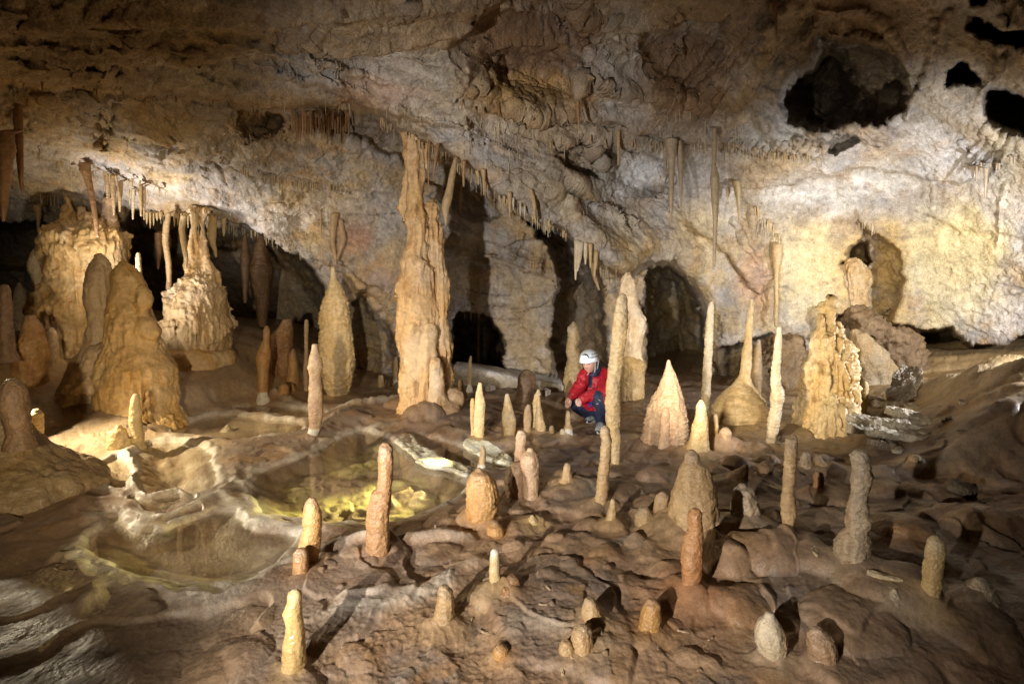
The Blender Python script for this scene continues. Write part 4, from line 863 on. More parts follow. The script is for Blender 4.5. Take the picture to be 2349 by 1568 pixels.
# ---- left, by the pools
S('short white lit stub at the far left beside the dark cone', 'C1', [(233,222,262),(260,203,282),(300,208,284),(340,200,285),(420,206,285),(460,236,290),(535,262,312)], 'paleyel', 'knob')
S('white lit finger with a squat neighbour at left', 'C1', [(134,893,935),(170,880,936),(240,872,945),(320,868,948),(370,885,960),(400,890,966),(465,880,960)], 'paleyel', 'smooth', lobes=[('C1', [(350,775,818),(372,740,840),(430,728,856),(495,722,850)], -.06, 'smooth'), ('C1', [(430,820,890),(470,800,920),(500,780,930)], -.02, 'smooth')])
S('dark blob stalagmite on the steep flowstone cone at the left edge', 'C1', [(40,45,125),(70,25,150),(110,12,162),(190,2,176),(300,30,188),(400,60,200)], 'dark', 'smooth', base=(190, 1150))
S('orange stalagmite with a white foot at the left of the far pool', 'B1', [(1018,1778,1800),(1040,1766,1810),(1100,1768,1808),(1150,1746,1812),(1220,1716,1812),(1300,1728,1802),(1400,1730,1800),(1470,1732,1796),(1530,1720,1820)], 'orange', 'smooth', tide=.16)
S('broken brown slab shaped stalagmite with a flat top behind the far pool', 'B1', [(978,1895,1960),(1000,1886,1960),(1040,1852,1965),(1080,1816,1962),(1150,1820,1960),(1250,1858,1946),(1365,1868,1932)], 'brown', 'rough', lobes=[('B1', [(1130,1825,1850),(1170,1818,1874),(1250,1826,1864),(1390,1822,1866)], -.1, 'knob')])
S('small orange cone with a nipple top left of the tall layered cone', 'B1', [(1174,1956,1977),(1200,1938,1985),(1280,1935,2000),(1350,1926,2004),(1432,1920,2010)], 'orange', 'smooth')
S('left of the two low orange stubs on the white rim', 'B1', [(1408,1880,1930),(1425,1868,1938),(1470,1866,1938)], 'orange', 'smooth')
S('right of the two low orange stubs on the white rim', 'B1', [(1404,1942,1975),(1425,1934,1983),(1465,1934,1985)], 'orange', 'smooth')
S('very thin tan stick stalagmite left of the tall layered cone', 'B1', [(972,2046,2068),(1000,2041,2072),(1100,2042,2068),(1180,2042,2068),(1250,2040,2070),(1300,2032,2072),(1400,2036,2070),(1455,2038,2072)], 'tan', 'smooth')
S('tall layered yellow cone stalagmite with a nipple spire', 'P', [(614,760,767),(640,757,772),(655,753,783),(690,741,795),(720,736,800),(780,732,808),(850,736,812),(890,745,804),(913,756,795)], 'yellow', 'pagoda')
S('wet pink and orange stalagmite with a bulge at the corner of the far pool', 'B1', [(1138,2095,2130),(1180,2088,2135),(1240,2071,2160),(1290,2066,2165),(1350,2078,2150),(1420,2074,2160),(1500,2070,2166),(1600,2072,2166),(1680,2078,2156),(1745,2062,2130)], 'pink', 'smooth', tide=.07)
S('tiny white cone rising from the far pool', 'C1', [(340,1515,1540),(360,1490,1560),(385,1470,1568)], 'white', 'smooth')
S('small tan stalagmite right of the great column with a white foot', 'B2', [(1214,892,905),(1250,883,905),(1320,877,905),(1400,878,900),(1425,872,908),(1470,858,910)], 'tan', 'knob', tide=.15)
S('dark thin stalagmite in the dark niche behind the great column', 'B2', [(990,945,955),(1050,941,957),(1200,939,957),(1320,935,960)], 'brown', 'knob')
S('slim tan stalagmite standing left of the great column', 'B2', [(1220,384,402),(1250,373,410),(1330,371,412),(1395,374,412)], 'tan', 'smooth', tide=.06)
S('stubby broken tan stump between the layered cone and the great column', 'B2', [(1346,276,312),(1380,273,315),(1420,270,318)], 'tan', 'rough')
S('low dark stub beside the broken tan stump', 'B2', [(1370,340,360),(1400,328,366),(1425,328,368)], 'dark', 'smooth')
S('big round topped dark stalagmite in the shade left of the man', 'B2', [(1318,1240,1305),(1350,1212,1336),(1420,1210,1332),(1500,1196,1312),(1545,1190,1296)], 'dark', 'smooth')  # dark palette puts its shadow into the colour
S('knobbly two tiered cream stalagmite right behind the man', 'B2', [(992,1575,1600),(1020,1546,1617),(1060,1549,1620),(1100,1546,1630),(1150,1541,1612),(1190,1536,1625),(1240,1546,1640),(1300,1531,1650),(1380,1519,1652),(1450,1530,1652),(1560,1538,1650)], 'cream', 'knob', base=(1318, 925))
S('low broken pale stump right of the great column foot', 'B2', [(1376,818,845),(1400,812,852),(1450,815,850)], 'tan', 'smooth')
S('small pale cone on the far floor near the white ledge', 'B2', [(1360,1042,1065),(1385,1035,1072),(1408,1034,1074)], 'tan', 'smooth')
# ---- far left
S('dark stalagmite cut by the left edge of the picture', 'B1', [(742,5,50),(770,-5,62),(900,-5,72),(1100,-8,86),(1190,-15,96)], 'dark', 'smooth', base=(25, 830), Y=6.6)
S('skirted cone stalagmite in the shade behind the dark edge stalagmite', 'B1', [(728,120,140),(770,106,165),(800,104,172),(850,95,200),(900,82,224),(945,78,228),(990,100,210)], 'grey', 'pagoda', Y=9.4)
S('lumpy orange and dark stalagmite at the left below the skirted cone', 'B1', [(952,168,232),(1000,160,262),(1050,156,284),(1090,135,290),(1140,98,308),(1200,100,310),(1300,105,300),(1450,112,304)], 'orange', 'flow')
S('small bright yellow stub in front of the big left column', 'B1', [(1028,322,358),(1060,305,374),(1150,301,388),(1245,298,384)], 'yellow', 'smooth')
S('thin bright yellow finger rising behind the double dome', 'B1', [(523,918,940),(560,911,945),(650,915,950),(720,920,948),(800,920,950)], 'paleyel', 'rings', Y=8.1, base=(320, 890), lobes=[('B1', [(610,888,904),(640,884,908),(750,886,912)], .03, 'smooth')])
# ================================================================= BIG COMPOSITE FORMATIONS
def capped(V, F):
    """close both ends of a lathe mesh for remeshing"""
    m = int(F[0].max() - F[0].min())     # unused
    return V, F
def lathe_solid(frame, rows, Y, style, seed, depth=1.0, sink=.12, top=0.0, den=.8):
    rows = sorted(rows)
    V, F, d = lathe(frame, rows, Y, style, seed, depth, sink=sink, den=den)
    n = len(V)
    m = int(F[0, 1] - F[0, 0]) if F[0, 1] > F[0, 0] else int(F[0, 0] - F[0, 1])
    # ring size: find from faces (first ring indices are 0..m-1)
    ring = int(np.max(F[0])) - int(np.min(F[0]))
    return V, F
def body(frame, rows, Y, style='flow', depth=1.0, seed=1, sink=.15):
    rows = sorted(rows)
    V, F, d = lathe(frame, rows, Y, style, seed, depth, sink=sink, den=.8)
    # add pole vertices
    zt, zb = V[:, 2].max(), V[:, 2].min()
    top = np.where(np.abs(V[:, 2] - zt) < 1e-5)[0]; bot = np.where(np.abs(V[:, 2] - zb) < 1e-5)[0]
    n = len(V); m = len(top)
    V = np.concatenate([V, [V[top].mean(0), V[bot].mean(0)]])
    t2 = np.roll(top, -1); b2 = np.roll(bot, -1)
    tri = np.concatenate([np.stack([t2, top, np.full(m, n)], 1), np.stack([bot, b2, np.full(len(bot), n + 1)], 1)])
    quads = np.concatenate([F, np.stack([tri[:, 0], tri[:, 1], tri[:, 2], tri[:, 2]], 1)])
    return V, quads
def tri_mk(parts):
    Vs, Q, o = [], [], 0
    for V, F in parts:
        Vs.append(V); Q.append(F + o); o += len(V)
    return np.concatenate(Vs), np.concatenate(Q)
def fuse(parts, vox, amp=(.03, .02, .008), seed=0, flute=.02, fs=7):
    fs = fs * 1.9
    V, Q = tri_mk(parts)
    q = Q[Q[:, 2] != Q[:, 3]]; t = Q[Q[:, 2] == Q[:, 3]][:, :3]
    me_o = mk('tmp', V, [q, t])
    V, F, N = fused_obj(me_o, vox)
    x, y, z = V.T; so = seed * 7.7
    d = amp[0] * fbm(x + so, y, z, 3, 2) + amp[1] * -fbm(x, y + so, z * .7, 8, 3, .55, 2) + amp[2] * fbm(x, y, z + so, 30, 2, .6)
    dr = fbm(x * 1.0 + so, y * 1.0, z * .10 + .12 * pn(x * 3, y * 3, z), fs, 3, .6, 1)      # hanging drip curtains
    band = .5 + .5 * np.tanh(3 * fbm(x, y, z * 1.6 + so, 2.2, 2))
    d = d + flute * 1.9 * dr * band
    if flute > .015:
        tt = -z * 1.9 + 1.1 * fbm(x, y, z * .5 + so, 1.6, 2); f_ = tt - np.floor(tt)
        d = d + flute * 1.0 * (f_ ** 1.8 - .35) * np.clip(.5 + 1.2 * fbm(x * 2, y * 2, np.floor(tt) * 1.7 + so, 3, 2), 0, 1.3)
    V = V + N * d[:, None]
    return V, F, d
def fused_obj(me_o, vox):
    md = me_o.modifiers.new('r', 'REMESH'); md.mode = 'VOXEL'; md.voxel_size = vox
    sm = me_o.modifiers.new('s', 'SMOOTH'); sm.iterations = 4; sm.factor = .5
    dg = bpy.context.evaluated_depsgraph_get(); ev = me_o.evaluated_get(dg); me = ev.to_mesh()
    V = np.zeros(len(me.vertices) * 3, F32); me.vertices.foreach_get('co', V); V = V.reshape(-1, 3)
    Nn = np.zeros(len(me.vertices) * 3, F32); me.vertices.foreach_get('normal', Nn); Nn = Nn.reshape(-1, 3)
    ls = np.zeros(len(me.polygons), np.int32); me.polygons.foreach_get('loop_total', ls)
    li = np.zeros(len(me.loops), np.int32); me.loops.foreach_get('vertex_index', li)
    st = np.zeros(len(me.polygons), np.int32); me.polygons.foreach_get('loop_start', st)
    F = []
    for k in (3, 4):
        s_ = st[ls == k]
        if len(s_): F.append(li[s_[:, None] + np.arange(k)])
    ev.to_mesh_clear(); old = me_o.data; bpy.data.objects.remove(me_o); bpy.data.meshes.remove(old)
    return V, F, Nn
def big_col(V, d, cols, seed):
    x, y, z = V.T; so = seed * 2.3
    a, b, w_, o_ = [np.array(q) for q in cols]
    c = mixc(a, b, sstep(-.4, .4, fbm(x + so, y, z * .5, 2.5, 4, .55)))
    t = sstep(.05, .5, fbm(x, y + so, z, 1.6, 3, .5))[:, None] * .75; c = c * (1 - t) + w_ * t
    t = sstep(.15, .55, fbm(x, y, z * .35 + so, 3.2, 3, .6))[:, None] * .6; c = c * (1 - t) + o_ * t
    return np.clip(c * np.array([1.03, .95, .83]) * (1 + np.clip(d, -.03, .03) * 5)[:, None], .02, .85)
CREAMS = ((.55,.385,.215), (.61,.455,.275), (.64,.54,.42), (.56,.34,.13))
def part(root, name, parts, vox, seed, cols=CREAMS, flute=.025, amp=(.022, .011, .006), fs=7):
    V, F, d = fuse(parts, vox, amp, seed, flute, fs)
    o = mk(name, V, F, M_STAL, big_col(V, d, cols, seed), parent=root)
    return o
def base_Y(px, py, Y):
    return tuple(float(v) for v in at(px, py, Y))
def base_of(px, py):
    g = ground_at(px, py); return (float(g[0]), float(g[1]) + .2, float(g[2]))

# ---- great twin column in the middle
b0 = base_of(985, 945); Yc = b0[1] + .38
root = tag(empty('cave_column', b0), 'great fluted tan column rising from floor to ceiling at the centre', 'column', kind='thing')
part(root, 'shaft', [
    body('B2', [(-340,450,610),(-290,468,596),(-230,478,582),(-180,482,574),(-60,478,572),(0,474,577),(160,472,580),(300,468,585),(450,468,592),(550,442,602),(650,430,640),(780,412,652),(900,410,662),(1040,402,665),(1100,406,660),(1250,430,668),(1400,432,690),(1530,436,700)], Yc, 'flow', 1.0, 3),
    body('B2', [(-280,425,480),(-180,440,490),(-60,448,490),(80,440,490),(200,425,480),(300,440,480)], Yc + .08, 'flow', .6, 15, .02), body('B2', [(-250,555,610),(-100,560,600),(60,562,590),(200,566,584)], Yc + .05, 'flow', .6, 16, .02),
    body('B2', [(1015,585,648),(1060,556,670),(1200,542,662),(1400,532,650),(1500,530,650)], Yc - .16, 'flow', 1.0, 5),
    body('B2', [(168,616,662),(200,600,680),(230,592,685),(300,600,676),(350,590,698),(450,592,708),(600,620,724),(720,636,748),(850,650,748),(950,650,742),(1050,650,755),(1150,650,775),(1250,645,762),(1400,640,784),(1510,640,790)], Yc + .10, 'flow', 1.0, 7)], .018, 3, cols=((.52,.335,.165), (.58,.405,.215), (.60,.48,.33), (.50,.29,.10)), flute=.034)
part(root, 'lobe', [body('B2', [(1238,640,690),(1280,626,710),(1340,622,716),(1460,616,726)], Yc - .28, 'smooth', 1.0, 11)], .016, 4, flute=.008)
part(root, 'foot', [body('B2', [(1480,650,750),(1505,600,800),(1545,500,835),(1600,450,850)], Yc - .12, 'smooth', 1.2, 12, .1), body('B2', [(1440,750,820),(1465,722,850),(1520,722,852),(1560,760,830)], Yc - .1, 'smooth', 1.0, 13)], .02, 8, cols=((.46,.32,.20), (.52,.38,.24), (.5,.4,.3), (.48,.31,.15)), flute=.006)

# ---- pagoda column behind the man
b1 = base_of(1450, 925)
root = tag(empty('cave_column', b1), 'pale column of stacked curtains on a square block right of the man', 'column', kind='thing')
part(root, 'curtain', [body('B2', [(650,1940,1960),(700,1916,1994),(760,1902,2002),(800,1895,2012),(830,1892,2020),(850,1900,2018),(900,1930,2046),(970,1935,2068),(1040,1932,2062),(1150,1922,2052),(1250,1922,2050)], b1[1] + .15, 'pagoda', .9, 2, .02)], .018, 12, cols=((.60,.48,.34), (.66,.56,.42), (.68,.62,.54), (.55,.40,.22)), flute=.03)
part(root, 'pedestal', [body('B2', [(1240,1925,2040),(1262,1895,2068),(1350,1888,2062),(1450,1886,2056),(1560,1890,2058),(1590,1890,2066)], b1[1] + .12, 'smooth', .9, 4)], .018, 13, cols=((.56,.42,.22), (.60,.47,.27), (.62,.52,.36), (.52,.36,.14)), flute=.012)

# ---- bottle column, left
b2 = base_Y(450, 815, 8.9)
root = tag(empty('cave_column', b2), 'bottle shaped white column with a curtained skirt at left', 'column', kind='thing')
part(root, 'neck', [
    body('B1', [(240,1262,1345),(275,1278,1325),(350,1284,1322),(450,1276,1330),(520,1264,1335),(590,1252,1345),(660,1248,1380),(720,1244,1440)], b2[1] + .3, 'flow', 1.0, 2),
    body('B1', [(240,1330,1400),(280,1345,1378),(360,1350,1374),(450,1344,1376),(530,1346,1396),(620,1340,1435),(690,1330,1468),(740,1310,1470)], b2[1] + .36, 'flow', 1.0, 3)], .016, 21, cols=((.58,.43,.25), (.63,.50,.32), (.66,.57,.44), (.56,.36,.16)), flute=.03)
part(root, 'skirt', [body('B1', [(712,1240,1430),(735,1220,1462),(800,1165,1495),(870,1138,1512),(930,1132,1524),(960,1142,1530),(990,1115,1532),(1010,1102,1535),(1080,1086,1540),(1140,1112,1532),(1210,1124,1520)], b2[1] + .3, 'flow', 1.0, 4)], .019, 22, cols=((.50,.385,.25), (.55,.44,.30), (.58,.50,.40), (.48,.33,.15)), flute=.055, fs=6)
part(root, 'foot', [body('B1', [(1145,1180,1420),(1180,1115,1540),(1240,1100,1560),(1290,1090,1570)], b2[1] + .22, 'smooth', 1.1, 5)], .025, 23, cols=((.52,.36,.18), (.56,.42,.24), (.58,.48,.34), (.48,.30,.12)), flute=.006)

# ---- big mass at far left with side pillar
b3 = base_Y(170, 812, 8.7)
root = tag(empty('cave_column', b3), 'massive cream column with a curtained crown at the far left', 'column', kind='thing')
part(root, 'trunk', [
    body('B1', [(170,440,478),(230,432,492),(300,412,540),(350,378,700),(400,335,812),(450,328,820),(520,336,818),(600,346,800),(700,352,740),(800,300,735),(900,250,720),(1000,246,690),(1100,270,690),(1180,300,680),(1230,310,680)], b3[1] + .35, 'flow', 1.0, 2),
    body('B1', [(300,560,640),(340,540,700),(400,520,790),(500,530,815),(600,560,790),(760,700,760)], b3[1] + .15, 'pagoda', 1.0, 6)], .020, 31, cols=((.57,.405,.19), (.62,.46,.25), (.65,.54,.37), (.58,.35,.10)), flute=.055, fs=5)
part(root, 'side_pillar', [body('B1', [(508,216,262),(540,206,295),(580,198,300),(620,194,308),(660,212,322),(690,226,325),(760,232,322),(860,240,320),(960,250,330)], b3[1] + .2, 'knob', 1.0, 3)], .02, 32, cols=((.62,.53,.36), (.66,.58,.44), (.68,.62,.52), (.58,.44,.24)), flute=.012)
part(root, 'crown', [body('B1', [(165,700,745),(260,690,770),(340,680,790),(420,690,780)], b3[1] + .3, 'knob', 1.0, 8), body('B1', [(220,520,560),(290,515,570),(360,510,580)], b3[1] + .3, 'knob', 1.0, 9)], .022, 33, cols=((.56,.40,.26), (.62,.48,.34), (.66,.56,.46), (.52,.33,.18)), flute=.03, fs=8)

# ---- double dome with a rounded front stalagmite
b4 = base_Y(330, 925, 6.9)
root = tag(empty('double_dome_stalagmite', b4), 'bulging tan double dome stalagmite before the massive far left column', 'stalagmite')
part(root, 'dome', [body('B1', [(566,812,838),(600,788,872),(650,764,918),(740,757,958),(830,752,968),(880,748,980),(960,738,1000),(1080,724,1040),(1150,720,1066),(1200,712,1092),(1300,700,1138),(1400,692,1146),(1500,690,1162),(1560,690,1166)], b4[1] + .1, 'smooth', 1.0, 2),
    body('B1', [(752,930,975),(790,920,1012),(840,905,1030),(880,915,1022),(910,930,990)], b4[1] - .02, 'smooth', 1.0, 7, .02),
    body('B1', [(940,930,990),(980,920,1045),(1050,910,1068),(1090,930,1050),(1120,950,1030)], b4[1], 'smooth', 1.0, 8, .02)], .02, 41, cols=((.46,.315,.14), (.53,.38,.185), (.56,.44,.26), (.53,.33,.09)), flute=.022)
part(root, 'front_pillar', [body('B1', [(536,645,688),(580,612,720),(650,586,742),(720,580,750),(900,588,748),(1000,594,740),(1100,590,730),(1180,560,730),(1250,500,750),(1330,470,770),(1400,450,790)], b4[1] + .32, 'flow', 1.0, 3),
    body('B1', [(1150,640,690),(1180,600,730),(1250,560,740),(1330,500,740)], b4[1] + .05, 'smooth', 1.0, 4)], .022, 42, cols=((.40,.30,.20), (.46,.36,.24), (.46,.39,.32), (.50,.33,.15)), flute=.02)

# ---- steep flowstone cone at the left edge
b5 = base_of(60, 1190)
V, F, d = fuse([body('C1', [(150,-60,70),(200,-110,105),(300,-190,140),(400,-280,185),(500,-380,260),(580,-480,370),(660,-560,520),(740,-620,600),(840,-680,620)], b5[1] + .35, 'smooth', .9, 3, .1)], .02, (.03, .012, .004), 5, .01)
o = mk('flowstone_cone', V, F, M_STAL, big_col(V, d, ((.22,.16,.09), (.27,.20,.11), (.26,.21,.14), (.24,.155,.07)), 5), loc=b5)
tag(o, 'steep smooth brown flowstone cone filling the left edge of the picture', 'flowstone')

V, F, d = fuse([body('B3', [(585,1150,1250),(620,1136,1290),(660,1130,1312),(720,1138,1320),(770,1150,1312),(820,1165,1300)], 10.05, 'flow', .7, 31, .1)], .014, (.02, .012, .006), 15, .03, 8)
tag(mk('flowstone_curtain', V, F, M_STAL, big_col(V, d, ((.50,.36,.19), (.56,.44,.28), (.60,.52,.40), (.48,.31,.12)), 15), loc=tuple(float(q) for q in V.mean(0))), 'rippled flowstone curtain in the niche of the right wall', 'flowstone')

# ---- big ragged stalagmite before the right wall: several fused spires
gx, gy, gz = ground_at(*fr('B3', 1020, 1790)); Yr = gy + .40
V, F, d = fuse([
    body('B3', [(940,975,1045),(1000,958,1066),(1040,950,1080),(1080,946,1126),(1150,940,1160),(1200,934,1182),(1300,902,1195),(1400,882,1204),(1500,858,1210),(1560,848,1214),(1640,834,1206),(1740,826,1200),(1800,846,1202)], Yr, 'flow', 1.0, 41, .1),
    body('B3', [(822,1030,1052),(850,1012,1048),(900,1000,1042),(960,988,1048),(1050,985,1050)], Yr, 'knob', 1.0, 42, .05),
    body('B3', [(1000,1085,1110),(1060,1072,1128),(1150,1060,1146),(1300,1040,1160)], Yr - .03, 'knob', 1.0, 43, .05),
    body('B3', [(1188,1188,1212),(1260,1180,1218),(1320,1188,1228),(1420,1186,1220),(1560,1168,1224),(1700,1160,1220)], Yr + .03, 'knob', 1.0, 44, .05),
    body('B3', [(1495,990,1130),(1520,960,1185),(1600,945,1196),(1700,935,1200),(1805,905,1205)], Yr - .20, 'rough', 1.0, 45, .1),
    body('B3', [(1250,1090,1170),(1350,1070,1190),(1450,1080,1180),(1520,1090,1170)], Yr - .18, 'flow', 1.0, 46, .05)], .014, (.03, .02, .010), 41, .05, 8)
o = tag(mk('stalagmite', V, F, M_STAL, big_col(V, d, ((.56,.42,.22), (.62,.50,.30), (.66,.57,.42), (.54,.36,.13)), 41), loc=(float(V[:, 0].mean()), float(Yr), float(gz))), 'big ragged cream stalagmite with a forked crest before the right wall', 'stalagmite')
SKIRTS.append((float(V[:, 0].mean()), float(Yr), .95, .07, (.45, .33, .17)))
# ================================================================= STALACTITES
NT = 0
def T(label, frame, rows, pal='tan', style='smooth', dY=-.04, Y=None, name='stalactite', group=None, cat='stalactite', up=.10, mat=None, dYf=None):
    global NT
    NT += 1
    rows = sorted(rows)
    y0, l0, r0 = rows[0]; w0 = (r0 - l0) * .14; rows[0] = (y0, l0 + w0, r0 - w0); px, py = fr(frame, (l0 + r0) / 2, y0)
    Ys = min(shell_at(px, py - k) for k in (2, 6, 10))
    Y = Ys + dY if (Y is None or name != 'hang') else Y
    if dYf is not None: Y = dYf
    V, F, d = lathe(frame, rows, Y, style, 200 + NT, cap=0, sink=0)
    m = int(np.sum(np.abs(V[:, 2] - V[:, 2].max()) < 1e-5))
    top = V[:m].copy(); c = top.mean(0); top = c + (top - c) * .55; top[:, 2] += up * .7; top[:, 1] += .16
    bot = V[-m:].mean(0); bot[2] -= .012; n = len(V)
    V = np.concatenate([V, top, [bot]])
    i = np.arange(m); j = (i + 1) % m
    q = np.stack([n + i, i, j, n + j], 1)
    t = np.stack([n - m + j, n - m + i, np.full(m, n + m)], 1)
    p = PAL[pal]
    x, y, z = V.T
    cc = mixc(p[0], p[1], sstep(-.3, .4, fbm(x, y, z * .4, 9, 3, .6)))
    k = sstep(.12, 0, (z - z.min()) / (z.max() - z.min()))[:, None] * .5; cc = cc * (1 - k) + np.array(p[2]) * k
    xb, _, zb = at(px, py, Y)
    ob = mk(name, V, [F, q, t], mat or M_STAL, np.clip(cc, .02, .85), loc=(float(xb), float(Y), float(zb)))
    return tag(ob, label, cat, group)
T('thick brown curtain hanging at the left edge of the picture', 'A1', [(890,-30,100),(1000,-20,95),(1100,0,76),(1250,0,60),(1400,6,46),(1485,14,30)], 'brown', 'flow', dYf=5.7)
T('dark brown spike right of the curtain at the left edge', 'A1', [(700,92,150),(800,95,150),(900,102,150),(1000,108,152),(1150,122,156),(1250,136,158),(1295,146,155)], 'brown', 'smooth', Y=5.9)
T('long leaning brown stalactite with a funnel root above the massive far left column', 'A1', [(1100,520,612),(1150,542,608),(1200,567,612),(1300,596,631),(1400,616,646),(1500,631,661),(1590,644,664)], 'brown', 'smooth', Y=7.3)
T('short broad spike hanging over the massive far left column', 'A1', [(1180,728,782),(1300,745,776),(1400,755,773),(1442,760,768)], 'tan', 'flow')
T('spike right beside the short broad spike at far left', 'A1', [(1220,782,830),(1300,790,820),(1420,799,809)], 'tan', 'flow')
T('little fang left of the short broad spike at far left', 'A1', [(1180,698,746),(1260,708,736),(1332,715,723)], 'tan', 'flow')
T('slim white tipped pendant hanging at the mouth of the left cavern', 'A1', [(1270,878,912),(1400,884,902),(1472,887,896)], 'white', 'smooth')
T('first of two close pendants at the mouth of the left cavern', 'A1', [(1240,930,962),(1380,937,958),(1450,941,950)], 'tan', 'smooth')
T('longer of two close pendants at the mouth of the left cavern', 'A1', [(1250,956,980),(1380,960,975),(1474,964,971)], 'tan', 'smooth')
T('knobbly pendant with a broad root under the far left ceiling', 'A1', [(1380,212,282),(1430,234,276),(1480,245,268),(1562,251,261)], 'tan', 'knob')
T('crooked thin column of stone left of the bottle column', 'B1', [(258,1110,1152),(350,1095,1136),(450,1090,1130),(600,1114,1150),(700,1120,1152),(800,1115,1150),(950,1108,1142),(1040,1104,1134)], 'tan', 'knob', dYf=9.1)
T('bent strand clinging to the left side of the bottle column neck', 'B1', [(275,1205,1262),(370,1200,1238),(450,1214,1248),(560,1234,1264),(625,1240,1255)], 'cream', 'flow', dYf=8.9)
T('ragged curtain right of the bottle column neck', 'B1', [(285,1400,1462),(400,1392,1450),(450,1402,1446),(500,1428,1456),(552,1444,1455)], 'cream', 'flow', Y=9.0)
T('small cone pendant right of the ragged curtain', 'B1', [(295,1480,1522),(360,1490,1512),(412,1498,1506)], 'cream', 'smooth', Y=9.0)
T('wet drip pendant pointing at the tall layered cone', 'B1', [(262,2205,2290),(350,2214,2262),(450,2218,2250),(550,2240,2262),(602,2248,2260)], 'tan', 'flow', Y=8.3)
T('folded ribbon curtain behind the drip pendant', 'B1', [(300,2258,2312),(430,2284,2326),(480,2274,2312),(560,2252,2276),(580,2252,2266)], 'pink', 'flow', Y=8.45)
T('thin pendant left of the wet drip pendant', 'B1', [(236,2143,2162),(330,2148,2160),(422,2155,2161)], 'tan', 'smooth')
T('wide leaning curtain with a pink tip right of the great column', 'A2', [(1060,780,815),(1150,756,802),(1250,735,786),(1350,706,772),(1400,700,756),(1450,714,748),(1515,725,737)], 'tan', 'flow', Y=7.75)
T('carrot shaped pendant right of the wide leaning curtain', 'A2', [(1240,820,844),(1350,817,840),(1420,815,832),(1482,817,824)], 'tan', 'knob', Y=7.7)
T('short brown spike at the root of the great column', 'A2', [(970,662,694),(1080,648,671),(1192,645,653)], 'brown', 'smooth', Y=7.6)
T('long thin brown pendant touching the great column', 'A2', [(960,606,630),(1100,609,623),(1292,609,616)], 'brown', 'smooth', Y=7.6)
T('hooked pendant on the ceiling ridge right of the great column', 'A2', [(1140,955,1008),(1200,974,997),(1260,978,993),(1312,981,988)], 'tan', 'knob', Y=7.7)
T('stubby brown pendant behind the carrot shaped one', 'A2', [(1085,832,872),(1150,838,863),(1252,843,856)], 'brown', 'flow', Y=7.8)
T('short fang left of the hooked pendant', 'A2', [(1150,920,960),(1200,938,958),(1242,946,953)], 'tan', 'smooth', Y=7.7)
T('ridge spike above the dark crevice', 'A2', [(1295,1132,1182),(1350,1145,1173),(1420,1152,1167),(1472,1155,1162)], 'tan', 'smooth', Y=8.0)
for i, (x, a, b) in enumerate(((1183, 1340, 1412), (1230, 1375, 1442), (1258, 1395, 1462))):
    T('short white tipped pendant in the row over the dark crevice', 'A2', [(a - 10, x - 10, x + 12), ((a + b) / 2, x - 6, x + 6), (b, x - 2, x + 2)], 'white', 'smooth', Y=8.1, group='row of pendants over the dark crevice')
T('thin spike right of the pendant row over the dark crevice', 'A2', [(1275,1282,1322),(1380,1309,1341),(1482,1320,1330)], 'tan', 'smooth', Y=8.1)
T('longest white prong of the hanging cluster above the man', 'B2', [(445,1582,1642),(520,1592,1632),(600,1590,1616),(704,1596,1606)], 'white', 'flow', Y=8.35)
T('second white prong of the hanging cluster above the man', 'B2', [(455,1612,1664),(560,1612,1642),(645,1606,1619)], 'white', 'flow', Y=8.45)
T('stubby middle prong of the hanging cluster above the man', 'B2', [(460,1650,1690),(540,1655,1680),(600,1662,1672)], 'white', 'flow', Y=8.4)
T('right prong of the hanging cluster above the man', 'B2', [(465,1678,1722),(540,1690,1713),(622,1696,1705)], 'cream', 'flow', Y=8.4)
T('crooked prong right of the hanging cluster above the man', 'B2', [(515,1716,1762),(600,1721,1746),(682,1722,1730)], 'cream', 'knob', Y=8.45)
T('slanting orange pendant below the hanging cluster', 'B2', [(590,1685,1730),(700,1718,1748),(772,1752,1766)], 'tan', 'flow', Y=8.6)
T('lone cone pendant before the white hollow', 'A2', [(880,1866,1908),(950,1875,1901),(1050,1880,1897),(1112,1883,1890)], 'tan', 'rings')
T('longest grey sword of the curtain group right of the white hollow', 'A2', [(940,2180,2302),(1000,2208,2282),(1100,2224,2266),(1300,2227,2259),(1400,2231,2253),(1512,2238,2246)], 'grey', 'flow', dY=-.15)
T('short left blade of the curtain group right of the white hollow', 'A2', [(990,2186,2220),(1100,2192,2214),(1192,2196,2206)], 'grey', 'flow', dY=-.1)
T('right blade of the curtain group right of the white hollow', 'A2', [(950,2265,2322),(1100,2284,2326),(1250,2298,2320),(1392,2308,2316)], 'grey', 'flow', dY=-.1)
T('very long pale drapery spike hanging before the right wall', 'B3', [(-310,250,295),(-180,256,288),(-80,254,280),(20,242,304),(150,250,302),(300,262,293),(450,262,286),(560,260,280),(622,265,274)], 'grey', 'smooth', dY=-.25)
T('small winged curtain right of the very long drapery spike', 'B3', [(45,380,448),(100,404,446),(200,425,444),(325,431,440)], 'cream', 'flow', dY=-.1)
T('dark hanging tongue under the brown ceiling drapes', 'A2', [(560,1585,1645),(700,1600,1630),(780,1608,1633),(875,1622,1631)], 'brown', 'flow', dY=-.12)
T('thin brown spike at the top of the right ceiling', 'A3', [(20,648,692),(100,671,693),(180,680,692),(252,684,690)], 'brown', 'smooth', dY=-.1)
T('sharp spike below the far right curtain folds', 'A3', [(1130,2075,2114),(1250,2082,2098),(1338,2084,2090)], 'grey', 'smooth', dY=-.2)
T('long drip rib running down the right wall to the knobbly white stalagmite', 'B3', [(470,640,742),(560,658,722),(650,671,702),(750,670,700),(850,672,700),(950,668,696),(1016,674,694)], 'cream', 'knob', dY=-.12)
